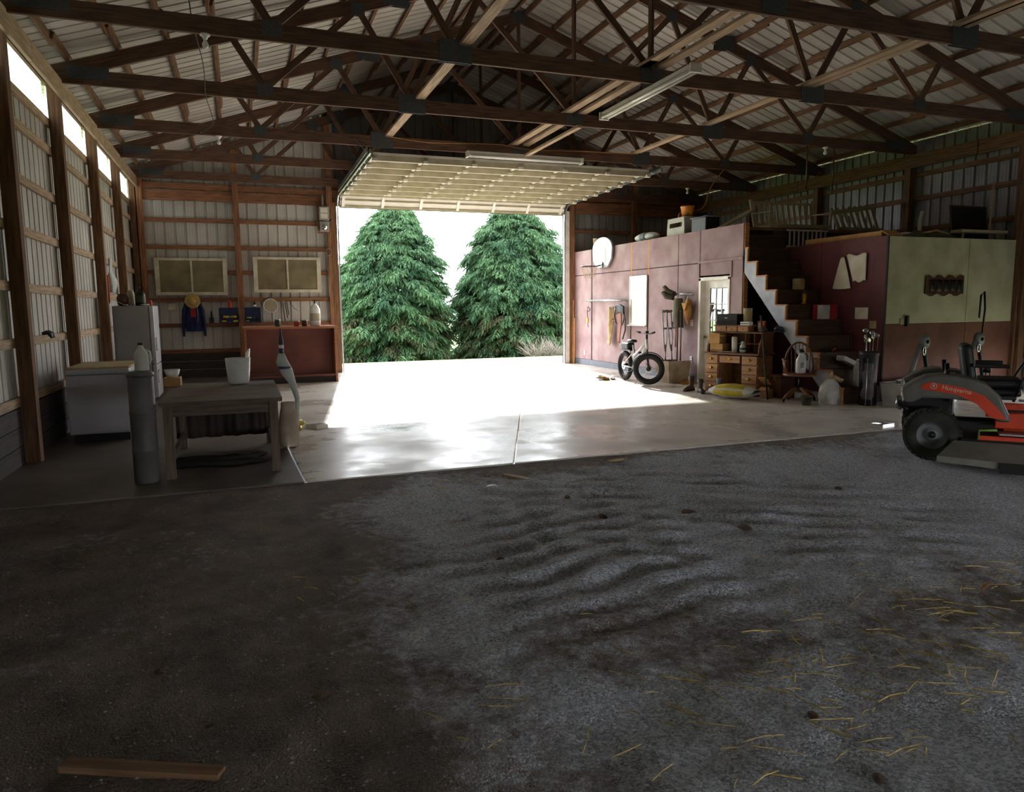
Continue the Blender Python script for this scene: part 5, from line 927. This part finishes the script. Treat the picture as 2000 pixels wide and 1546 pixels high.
t = thing('storage_tote', 'pale grey storage tote on the floor behind the mower hood', 'tote', (10.72, 8.72, 0)); v_ = ring(.2, 0)+ring(.23, .36); obj('body', MB().add(v_, [(3, 2, 1, 0), (4, 5, 6, 7)]+[(i, (i+1) % 4, 4+(i+1) % 4, 4+i) for i in range(4)]), 'box_white', t); obj('lid', MB().box((-.25, -.25, .36), (.25, .25, .40)), 'tarp_grey', t, bevel=.012)
# ================================================================== LOFT
LZ, LZ2 = 3.12, 2.69
mat('swing_wood', 'b0a585', .8, c2='8f8466', scale=1.4, stretch=G); mat('bucket_orange', 'c9822e', .5, c2='a8671f'); mat('crate_grey', 'a9a697', .6, c2='969384')
# on the first room's roof
t = thing('plastic_crate', 'grey-tan plastic crate with hand slot on the edge of the red room roof', 'crate', (9.12, 13.86, LZ))
fr = MB().prism([(-.34, 0), (.34, 0), (.30, .37), (-.30, .37)], -.14, -.12, 'x') if 0 else None
for nm, pl in (('side', [(-.34, 0), (.34, 0), (.34, .17), (-.33, .17)]), ('side', [(-.325, .27), (.325, .27), (.31, .37), (-.31, .37)]), ('slot_post', [(-.33, .17), (-.24, .17), (-.24, .27), (-.325, .27)]), ('slot_post', [(.24, .17), (.33, .17), (.325, .27), (.24, .27)])): obj(nm, MB().prism(pl, -.15, -.13, 'x'), 'crate_grey', t)
obj('body', MB().box((-.13, -.33, 0), (.15, -.31, .37)).box((-.13, .31, 0), (.15, .33, .37)).box((.13, -.33, 0), (.15, .33, .37)).box((-.13, -.33, 0), (.15, .33, .02)), 'crate_grey', t)
t = thing('orange_bucket', 'orange bucket on the grey crate', 'bucket', (9.13, 13.66, LZ+.371)); v = MB().lathe([(.11, 0), (.14, .2), (.15, .2), (.15, .23), (.135, .23), (.10, .02)], n=22); obj('body', v, 'bucket_orange', t); obj('bail', MB().tube([(.148*math.cos(a), .148*math.sin(a)*.4, .21-.08*math.sin(a)) for a in [i*math.pi/8 for i in range(9)]], .005, 5), 'galv', t); obj('base', MB().box((-.15, -.15, -.0), (.15, .15, .004)), 'crate_grey', t)
t = thing('dark_tote', 'black open tote beside the crate on the red room roof', 'tote', (9.2, 13.1, LZ)); obj('body', MB().box((-.17, -.26, 0), (.17, .26, .30)), 'black_plastic', t, bevel=.02); obj('rim', MB().tube([(-.18, -.27, .3), (.18, -.27, .3), (.18, .27, .3), (-.18, .27, .3)], .014, 6, closed=True), 'grey_base', t)
t = thing('striped_pillow', 'grey and white bundled pillow on the red room roof', 'pillow', (9.15, 15.35, LZ)); obj('body', MB().grid(lambda u, v: (.16*math.sin(6.283*v)*(math.sin(3.14*u)**.4), -.5+1.0*u, .11+.105*math.cos(6.283*v)*(math.sin(3.14*u)**.35)), 18, 14), 'tarp_grey', t); obj('stripe', MB().grid(lambda u, v: (-.01+.166*math.sin(3.6+2.2*v), -.12+.2*u, .11+.111*math.cos(3.6+2.2*v)), 4, 8), 'grey_base', t)
t = thing('tin_pail', 'small tin pail behind the basketball backboard on the roof edge', 'pail', (9.14, 17.9, LZ)); obj('body', MB().lathe([(.1, 0), (.12, .28), (.125, .28), (.125, .30), (.115, .30), (.095, .02)], n=18), 'crate_grey', t); obj('band', MB().lathe([(.118, .22), (.12, .26)], n=18, cap=False), 'ochre', t)
t = thing('leaning_plank', 'pale plank leaning up over the top of the stairs', 'plank', (9.15, 12.5, LZ)); t.rotation_euler = (0, 0, 0); bar('board', (.0, .0, .03), (.85, .15, .42), .18, .04, 'swing_wood', t); bar('cleat', (.2, 0, .03), (.2, .25, .03), .06, .05, 'swing_wood', t)
# porch swing
t = thing('porch_swing', 'slatted wooden porch swing resting on the loft above the stairs', 'swing', (10.80, 12.32, LZ+.0), math.radians(-4))
for i in range(11): bar('back_slat', (-.68+i*.136, .28, .10), (-.70+i*.14, .40, .60), .06, .018, 'swing_wood', t, upv=(0, 1, 0))
bar('back_rail', (-.75, .41, .60), (.75, .41, .60), .03, .06, 'swing_wood', t); bar('back_rail', (-.72, .28, .12), (.72, .28, .12), .03, .06, 'swing_wood', t)
for i in range(5): bar('seat_slat', (-.72, -.2+i*.1, .08), (.72, -.2+i*.1, .08), .085, .018, 'swing_wood', t)
for x in (-.72, .72):
    bar('seat_support', (x, -.25, .045), (x, .3, .045), .04, .05, 'swing_wood', t); bar('back_post', (x, .28, .04), (x*1.04, .43, .66), .04, .05, 'swing_wood', t, upv=(0, 1, 0)); bar('arm_post', (x, -.22, .05), (x, -.24, .32), .04, .04, 'swing_wood', t, upv=(0, 1, 0)); bar('armrest', (x, -.28, .33), (x*1.02, .35, .36), .07, .025, 'swing_wood', t)
bar('front_rail', (-.74, -.25, .06), (.74, -.25, .06), .03, .07, 'swing_wood', t); obj('foot_block', MB().box((-.7, -.2, 0), (-.6, .25, .02)).box((.6, -.2, 0), (.7, .25, .02)), 'swing_wood', t)
for x, lb in ((10.35, 'dark rope hanging from the truss above the left end of the porch swing'), (11.0, 'dark rope hanging from the truss above the middle of the porch swing')):
    t = thing('hanging_rope', lb, 'rope', (x, 12.72, 4.63), group='ropes above the porch swing'); t.location.y = 11.5; obj('rope', MB().tube([(0, 0, 0), (.01, .0, -.4), (0, 0, -.8)], .016, 6), 'brown_glaze', t); obj('loop', MB().tube([(.03*math.cos(a), 0, -.83+.03*math.sin(a)) for a in [i*math.pi/5 for i in range(10)]], .01, 5, closed=True), 'brown_glaze', t)
t = thing('slatted_rack', 'slatted wooden bench back lying tilted right of the porch swing', 'slatted panel', (12.30, 12.05, LZ), math.radians(0)); 
for i in range(8): bar('slat', (-.55+i*.15, 0, .04), (-.68+i*.15, .10, .46+.015*i), .07, .02, 'swing_wood', t, upv=(0, 1, 0))
bar('rail', (-.7, .08, .36), (.45, .08, .52), .03, .09, 'swing_wood', t); bar('rail', (-.6, .0, .04), (.6, .0, .04), .04, .06, 'swing_wood', t); bar('cleat', (-.3, .02, .3), (-.28, -.02, .02), .05, .03, 'swing_wood', t)
t = thing('white_railing', 'short white spindled railing lying under the porch swing', 'railing', (10.6, 11.86, LZ2+.0)); t.location = (10.62, 11.70, LZ2)
bar('rail', (-.5, 0, .36), (.5, 0, .36), .04, .03, 'box_white', t); bar('rail', (-.5, 0, .03), (.5, 0, .03), .04, .06, 'box_white', t)
for i in range(9): bar('spindle', (-.44+i*.11, 0, .05), (-.44+i*.11, 0, .35), .025, .025, 'box_white', t, upv=(0, 1, 0))
# on the second room's roof
t = thing('long_carton', 'long flattened cardboard carton on the edge above the stair wall', 'carton', (10.15, 10.35, LZ2), 0); obj('carton', MB().box((-.13, -1.0, 0), (.15, .75, .11)), 'cardboard', t, bevel=.008); obj('flap', MB().box((-.15, -1.18, .06), (.16, -.99, .075), R3('X', 30)), 'cardboard', t); obj('flap', MB().box((-.15, .75, .0), (.15, 1.0, .012)), 'cardboard', t)
t = thing('blue_tarp', 'folded dark blue tarp on the loft behind the carton', 'tarp', (11.2, 10.6, LZ2)); obj('fold', MB().grid(lambda u, v: (-.35+.7*u, -.2+.4*v, .02+.16*math.sin(3.14*u)**.4*math.sin(3.14*v)**.4+.02*mn.noise((u*5, v*5, 1))), 16, 12), 'blue_tarp' if 'blue_tarp' in MATS else mat('blue_tarp', '2b3a8c', .6, c2='1f2b6b', scale=4), t, solid=.01); obj('base', MB().box((-.35, -.2, 0), (.35, .2, .02)), 'blue_tarp', t)
t = thing('white_pail', 'small white pail with a rim on the second room roof', 'pail', (11.6, 10.25, LZ2)); obj('body', MB().lathe([(.08, 0), (.1, .18), (.115, .18), (.115, .2), (.095, .2), (.07, .02)], n=16), 'box_white', t); obj('rim', MB().lathe([(.118, .175), (.12, .19), (.118, .205)], n=16, cap=False), 'white_plastic', t)
t = thing('pvc_elbow', 'white bent drain pipe standing on the loft by the wall post', 'pipe', (11.82, 10.15, LZ2)); obj('pipe', MB().tube([(0, 0, 0), (-.03, 0, .2), (-.03, 0, .42), (.02, 0, .58)], .035, 10), 'box_white', t); obj('collar', MB().lathe([(.04, .18), (.042, .2), (.04, .24)], c=(-.03, 0, 0), n=12, cap=False), 'elec_grey', t)
t = thing('junk_heap', 'dark tarpaulin heap along the second room roof edge', 'tarp', (11.35, 9.55, LZ2)); obj('heap', MB().grid(lambda u, v: (-.55+1.1*u, -.2+.4*v, .005+.13*math.sin(3.14*u)**.5*math.sin(3.14*v)**.5*(1+.6*mn.noise((u*6, v*4, 7)))), 20, 12), 'olive', t, solid=.01); obj('branch', MB().tube([(-.3, -.1, .1), (.0, -.12, .16), (.35, -.08, .1)], .02, 6), 'canvas_tan', t)
t = thing('framed_board', 'black framed board leaning on the right wall above the cream wall', 'board', (12.42, 9.62, LZ2)); t.rotation_euler = (math.radians(-8), 0, 0); obj('sheet', MB().box((-.42, -.01, .02), (.42, .01, .62)), 'black_plastic', t); obj('frame', MB().box((-.45, -.015, 0), (-.42, .015, .65)).box((.42, -.015, 0), (.45, .015, .65)).box((-.42, -.015, .62), (.42, .015, .65)).box((-.42, -.015, 0), (.42, .015, .02)), 'skirt', t)
t = thing('wooden_stool', 'low wooden bench board on legs above the cream wall', 'bench', (12.28, 9.32, LZ2)); obj('seat', MB().box((-.58, -.09, .12), (.55, .12, .17)), 'swing_wood', t, bevel=.006)
for x in (-.45, .42): obj('leg', MB().tube([(x, 0, 0), (x*.95, 0, .12)], .02, 7), 'swing_wood', t)
t = thing('broom_stick', 'pale broom handle standing on the bench above the cream wall', 'broom', (12.52, 9.35, LZ2+.17)); t.rotation_euler = (0, math.radians(2.5), 0); obj('handle', MB().cyl((0, 0, .0), (0, 0, .86), .014, n=8), 'pale_wood', t); obj('ferrule', MB().cyl((0, 0, 0), (0, 0, .06), .02, n=8), 'pale_wood', t)

# ================================================================== ZERO-TURN MOWER
mat('mower_grey', '6d6a64', .45, c2='5f5c56', scale=5); mat('mower_orange', 'e8481c', .4, c2='d63c14'); mat('tire_dusty', '3a3a30', .9, c2='26261f', scale=10); mat('deck_black', '1b1b1c', .5, c2='111112'); mat('chute_grey', '7d7b74', .6, c2='686659', scale=4); mat('text_pale', 'f0d8cc', .6)
t = thing('riding_mower', 'orange and grey zero-turn riding mower parked on the gravel', 'mower', (7.47, 5.43, -.03), math.radians(-48))
def mwheel(x, y, r, w, nm):
    c = V((x, y, r)); pr_ = [(r*.55, -w/2), (r*.62, -w/2), (r*.86, -w*.5), (r*.97, -w*.40), (r, -w*.2), (r, w*.2), (r*.97, w*.40), (r*.86, w*.5), (r*.62, w/2), (r*.55, w/2)]
    wh = obj(nm, MB().lathe([(a, b) for a, b in pr_], c=c, n=36, rot=R3('X', 90), cap=False), 'tire_dusty', t)
    mb = MB()
    for i in range(30 if r > .2 else 0):
        a = 2*math.pi*i/30
        for sg in (-1, 1):
            q = V((math.cos(a+sg*.04)*r*1.0, 0, math.sin(a+sg*.04)*r)); mb.cbox(c+q+V((0, sg*w*.24, 0)), (.035, w*.42, .022), Matrix.Rotation(-a+math.pi/2, 3, 'Y') @ Matrix.Rotation(sg*.35, 3, 'Z'))
    if mb.v: obj('tread', mb, 'tire_dusty', wh)
    obj('rim', MB().lathe([(r*.56, -w*.42), (r*.50, -w*.40), (r*.44, -w*.2), (r*.28, -w*.18), (r*.24, -w*.30), (r*.12, -w*.32), (0, -w*.32)], c=c, n=28, rot=R3('X', 90) @ R3('X', 0), cap=False) if y > 0 else MB().lathe([(r*.56, w*.42), (r*.50, w*.40), (r*.44, w*.2), (r*.28, w*.18), (r*.24, w*.30), (r*.12, w*.32), (0, w*.32)], c=c, n=28, rot=R3('X', 90), cap=False), 'machine_grey', wh)
    obj('hub_cap', MB().lathe([(.035, 0), (.035, .03), (0, .035)], c=c+V((0, -w*.32 if y < 0 else w*.32, 0)), n=12, rot=R3('X', 90 if y < 0 else -90), cap=False), 'black_metal', wh)
mwheel(-.55, -.42, .262, .25, 'rear_wheel'); mwheel(-.55, .42, .262, .25, 'rear_wheel'); mwheel(.95, -.38, .16, .14, 'front_wheel'); mwheel(.95, .38, .16, .14, 'front_wheel')
pf = [(-.84, .66), (-.86, .74), (-.74, .83), (-.64, .885), (-.5, .905), (-.3, .885), (-.1, .82), (.02, .70), (.10, .52), (.12, .44), (.0, .44), (-.10, .58), (-.24, .64), (-.5, .655), (-.66, .65), (-.74, .60), (-.82, .60)]
st_ = [(-.69, .765), (-.61, .825), (-.30, .775), (-.12, .70), (.0, .58), (.08, .47), (-.05, .48), (-.18, .615), (-.34, .70), (-.64, .745)]
for sg in (-1, 1):
    f_ = obj('fender', MB().prism(pf, sg*.58, sg*.26, 'y'), 'mower_grey', t, bevel=.03, seg=3); o_ = obj('stripe', MB().prism(st_, sg*.594, sg*.57, 'y'), 'mower_orange', f_)
    me = text_mesh('Husqvarna', .062, .001); M_ = Matrix.Translation((-.36, sg*.597, .752)) @ (Matrix.Rotation(math.radians(10 if sg < 0 else -10), 4, 'Y') @ Matrix.Rotation(math.radians(90), 4, 'X') if sg < 0 else Matrix.Rotation(math.radians(10), 4, 'Y') @ Matrix.Rotation(math.pi, 4, 'Z') @ Matrix.Rotation(math.radians(90), 4, 'X'))
    me.transform(M_); me.materials.clear(); link('lettering', me, 'text_pale', f_)
    cr = MB().tube([(-.565+.028*math.cos(a), sg*.597, .782+.028*math.sin(a)) for a in [i*math.pi/9 for i in range(18)]], .004, 5, closed=True).cbox((-.565, sg*.597, .785), (.02, .004, .024)); obj('emblem', cr, 'text_pale', f_)
obj('frame', MB().box((-.8, -.2, .30), (.9, -.14, .38)).box((-.8, .14, .30), (.9, .2, .38)).box((.80, -.42, .30), (.98, .42, .38)), 'deck_black', t); obj('engine', MB().box((-.84, -.25, .40), (-.35, .25, .80)), 'deck_black', t, bevel=.05); obj('muffler', MB().cyl((-.84, -.15, .52), (-.84, .2, .52), .06, n=12), 'galv', t); obj('rear_bumper', MB().tube([(-.78, -.4, .50), (-.87, -.36, .55), (-.87, .36, .55), (-.78, .4, .5)], .02, 8), 'black_metal', t)
obj('seat_base', MB().box((-.28, -.24, .66), (.24, .24, .74)), 'deck_black', t, bevel=.03); obj('seat_cushion', MB().box((-.24, -.25, .74), (.26, .25, .84)), 'black_plastic', t, bevel=.04, seg=3); obj('seat_back', MB().box((-.30, -.24, .80), (-.18, .24, 1.20), R3('Y', -10)), 'black_plastic', t, bevel=.05, seg=3)
for sg in (-1, 1):
    obj('armrest', MB().box((-.2, sg*.30-.03, .96), (.12, sg*.30+.03, 1.0)), 'black_plastic', t, bevel=.015); obj('lap_lever', MB().tube([(.16, sg*.30, .62), (.22, sg*.30, .82), (.32, sg*.27, 1.02), (.34, sg*.1, 1.08)], .014, 8), 'black_metal', t); obj('roll_bar', MB().tube([(-.42, sg*.28, .6), (-.44, sg*.28, 1.0)], .022, 8), 'black_metal', t)
obj('floor_pan', MB().box((.10, -.40, .40), (.86, .40, .45)), 'deck_black', t, bevel=.01); [obj('side_panel', MB().box((.0, a, .36), (.36, a+.06, .52)), 'mower_orange', t, bevel=.01) for a in (-.46, .40)]; obj('front_plate', MB().box((.86, -.30, .36), (.92, .30, .50)), 'mower_orange', t, bevel=.01); obj('fuel_cap', MB().lathe([(.05, 0), (.05, .03), (.03, .04), (0, .04)], c=(-.42, -.40, .90), n=14, cap=False), 'black_plastic', t)
dk = obj('cutting_deck', MB().prism([(-.30, -.60), (.40, -.66), (.62, -.50), (.66, .50), (.40, .66), (-.30, .60)], .09, .26, 'z'), 'deck_black', t, bevel=.02); obj('deck_rail', MB().box((-.15, -.63, .26), (.58, -.58, .30)).box((.1, -.3, .26), (.5, .3, .34)), 'mower_orange', dk); obj('step_plate', MB().box((.02, -.66, .32), (.55, -.46, .335)), 'galv', dk); obj('deck_skirt', MB().box((.05, -.69, .06), (.5, -.66, .22)), 'mower_orange', dk)
obj('discharge_chute', MB().add([(-.36, -.64, .24), (.26, -.68, .24), (.30, -1.00, .10), (-.52, -.98, .13), (-.36, -.64, .21), (.26, -.68, .21), (.30, -1.0, .03), (-.52, -.98, .07)], [(0, 1, 2, 3), (7, 6, 5, 4), (3, 2, 6, 7), (1, 5, 6, 2), (0, 3, 7, 4), (0, 4, 5, 1)]), 'chute_grey', dk); obj('chute_flap', MB().box((.0, -1.03, .01), (.32, -1.0, .11)), 'rubber', dk); obj('lift_handle', MB().tube([(-.15, -.62, .26), (-.15, -.66, .36), (.0, -.66, .37)], .012, 6), 'tool_green', dk)
obj('control_panel', MB().box((.0, -.52, .66), (.16, -.34, .70)), 'deck_black', t, bevel=.01); obj('hand_rail', MB().tube([(.18, -.5, .66), (.6, -.5, .64), (.85, -.42, .5)], .012, 7), 'chrome', t); obj('cup_holder', MB().lathe([(.04, 0), (.045, .08), (.04, .08), (.036, .01)], c=(-.02, .36, .86), n=12), 'black_plastic', t)
t = thing('metal_tray', 'flat shiny metal tray lying on the concrete edge beside the mower wheel', 'tray', (7.95, 7.25, 0), .2); obj('pan', MB().box((-.12, -.08, 0), (.12, .08, .008)), 'chrome', t); obj('lip', MB().box((-.13, -.09, .004), (-.12, .09, .02)).box((.12, -.09, .004), (.13, .09, .02)).box((-.12, -.09, .004), (.12, -.08, .02)).box((-.12, .08, .004), (.12, .09, .02)), 'chrome', t)

# ================================================================== DEBRIS on the gravel
def ground(x, y): return gz(x, y)
def place(name, lb, cat, x, y, rz=0, dz=0, group=None): return thing(name, lb, cat, (x, y, ground(x, y)+dz), rz, group)
t = place('wood_plank', 'weathered plank lying on the earth at the lower left', 'plank', -.40, 2.74, math.radians(-26)); bar('board', (-.32, 0, .014), (.28, 0, .014), .06, .026, 'pale_brown' if 'pale_brown' in MATS else mat('pale_brown', '8a6a4a', .85, c2='6a4e34', scale=1.3, stretch=G), t); bar('sliver', (-.3, .038, .006), (.1, .036, .006), .012, .01, 'pale_brown', t)
t = place('wood_splinter', 'pale split wood splinter lying near the slab edge', 'wood', 2.44, 6.47, math.radians(-60)); obj('piece', MB().prism([(-.16, -.03), (.14, -.035), (.17, .0), (.1, .035), (-.15, .03)], .0, .025, 'z'), 'pale_wood', t); obj('shard', MB().prism([(-.17, .035), (.1, .045), (-.1, .06)], 0, .018, 'z'), 'pale_wood', t)
for i, (x, y, lb) in enumerate(((2.08, 6.18, 'small white plastic scrap on the dirt by the slab'), (6.48, 6.5, 'crumpled white scrap on the dirt near the mower'))):
    t = place('paper_scrap', lb, 'scrap', x, y, i*1.2); obj('scrap', MB().grid(lambda u, v: (-.05+.1*u, -.015+.03*v, .006+.012*math.sin(3.1*u+i)), 6, 3), 'white_plastic', t, solid=.003)
t = place('corn_husk', 'flat pale husk on the dirt at the slab edge', 'husk', 3.66, 6.72, .2); obj('leaf', MB().grid(lambda u, v: (-.11+.22*u, (-.05+.1*v)*math.sin(3.14*(.1+.8*u)), .008+.012*math.sin(3.14*v)), 8, 5), 'canvas_tan', t, solid=.003)
t = place('dry_leaf', 'curled ochre leaf blade on the gravel at the right edge', 'leaf', 3.99, 2.84, .3); obj('leaf', MB().grid(lambda u, v: (-.10+.2*u, (-.015+.03*v)*math.sin(3.14*(.08+.84*u)), .008+.02*math.sin(4*u)), 10, 4), 'ochre', t, solid=.002)
CL = [(3.3, 4.84, .05), (3.43, 4.31, .042), (2.63, 5.04, .035), (2.59, 5.63, .03), (2.08, 2.16, .022), (2.01, 1.77, .022), (.24, 3.03, .028), (-.43, 3.56, .026), (-.2, 3.0, .016), (1.55, 4.45, .025), (4.9, 4.9, .03)]
CN = ['brown clod of dirt with straw in the middle of the gravel', 'largest dark clod of dirt right of centre on the gravel', 'dark clod near the tyre ruts at centre', 'small rusty clod near the slab edge splinter', 'brown clod at the lower right beside straw', 'dark clod at the bottom right of the gravel', 'black clod on the dark earth at lower centre', 'black clod on the dark earth at lower left', 'tiny black clod left of the lower centre clod', 'small reddish clod at the left edge of the gravel', 'small dark clod far right on the gravel']
mat('dirt_clod', '6e5745', .95, c2='483829', scale=20, bump=.6)
for (x, y, r), lb in zip(CL, CN):
    t = place('dirt_clod', lb, 'clod', x, y, r*40, -.006, 'clods of dirt on the gravel'); mb = MB()
    mb.grid(lambda u, v: ((r*(1+.35*mn.noise((u*5+x, v*4, y))))*math.cos(6.283*u)*math.sin(3.1416*v)*1.5, (r*(1+.35*mn.noise((u*5+x, v*4, y+3))))*math.sin(6.283*u)*math.sin(3.1416*v), r*.8*(1-math.cos(3.1416*v))*.5), 14, 8, cu=True); obj('lump', mb, 'dirt_clod', t)
# loose straw and pebbles: nobody could count them
rng = random.Random(21); mb = MB(); mat('straw_stalk', 'dcc67c', .8, c2='9c8446', scale=20)
def stalk(x, y, l, an, r=.0035):
    z = ground(x, y)+.013; d = V((math.cos(an), math.sin(an), 0)); k = V((-d.y, d.x, 0))*rng.uniform(-.06, .06)*l
    pts = [V((x, y, z))-d*l/2, V((x, y, z+.006))+k, V((x, y, z+rng.uniform(0, .01)))+d*l/2]
    for p in pts: p.z = max(p.z, ground(p.x, p.y)+.010)
    mb.tube(pts, r, 4, cap=False)
for i in range(170):
    x = rng.gauss(2.75, .85); y = 2.42+rng.gauss(0, .36)+(x-2.8)*.12
    if x < 5.2: stalk(x, y, rng.uniform(.04, .2), rng.gauss(-.75, .8), rng.uniform(.002, .0036))
for i in range(70): stalk(rng.uniform(1.2, 6.8), rng.uniform(6.2, 6.85), rng.uniform(.03, .1), rng.uniform(0, 3.14), .0025)
for i in range(60): stalk(rng.uniform(.2, 5), rng.uniform(1.6, 6), rng.uniform(.03, .1), rng.uniform(0, 3.14), .0025)
tag(obj('straw', mb, 'straw_stalk'), 'loose yellow straw scattered over the gravel at the right', 'straw', kind='stuff')
mb = MB(); mat('pebble', '9a9a9c', .9, c2='6c6a68', scale=3); OC = [V(v) for v in ((1, 0, 0), (-1, 0, 0), (0, 1, 0), (0, -1, 0), (0, 0, 1), (0, 0, -1))]; OF = [(0, 2, 4), (2, 1, 4), (1, 3, 4), (3, 0, 4), (2, 0, 5), (1, 2, 5), (3, 1, 5), (0, 3, 5)]
for i in range(5200):
    y = 1.2+5.7*rng.random()**1.5; x = rng.uniform(-.35, .9)*y*1.25+.2; r = rng.uniform(.003, .0095)
    if x < -2: continue
    c = V((x, y, ground(x, y)+r*.2)); mb.add([c+V((o.x*r*rng.uniform(.7, 1.4), o.y*r*rng.uniform(.7, 1.4), o.z*r*.7)) for o in OC], OF)
tag(obj('pebbles', mb, 'pebble'), 'loose pebbles strewn over the gravel floor', 'gravel', kind='stuff')
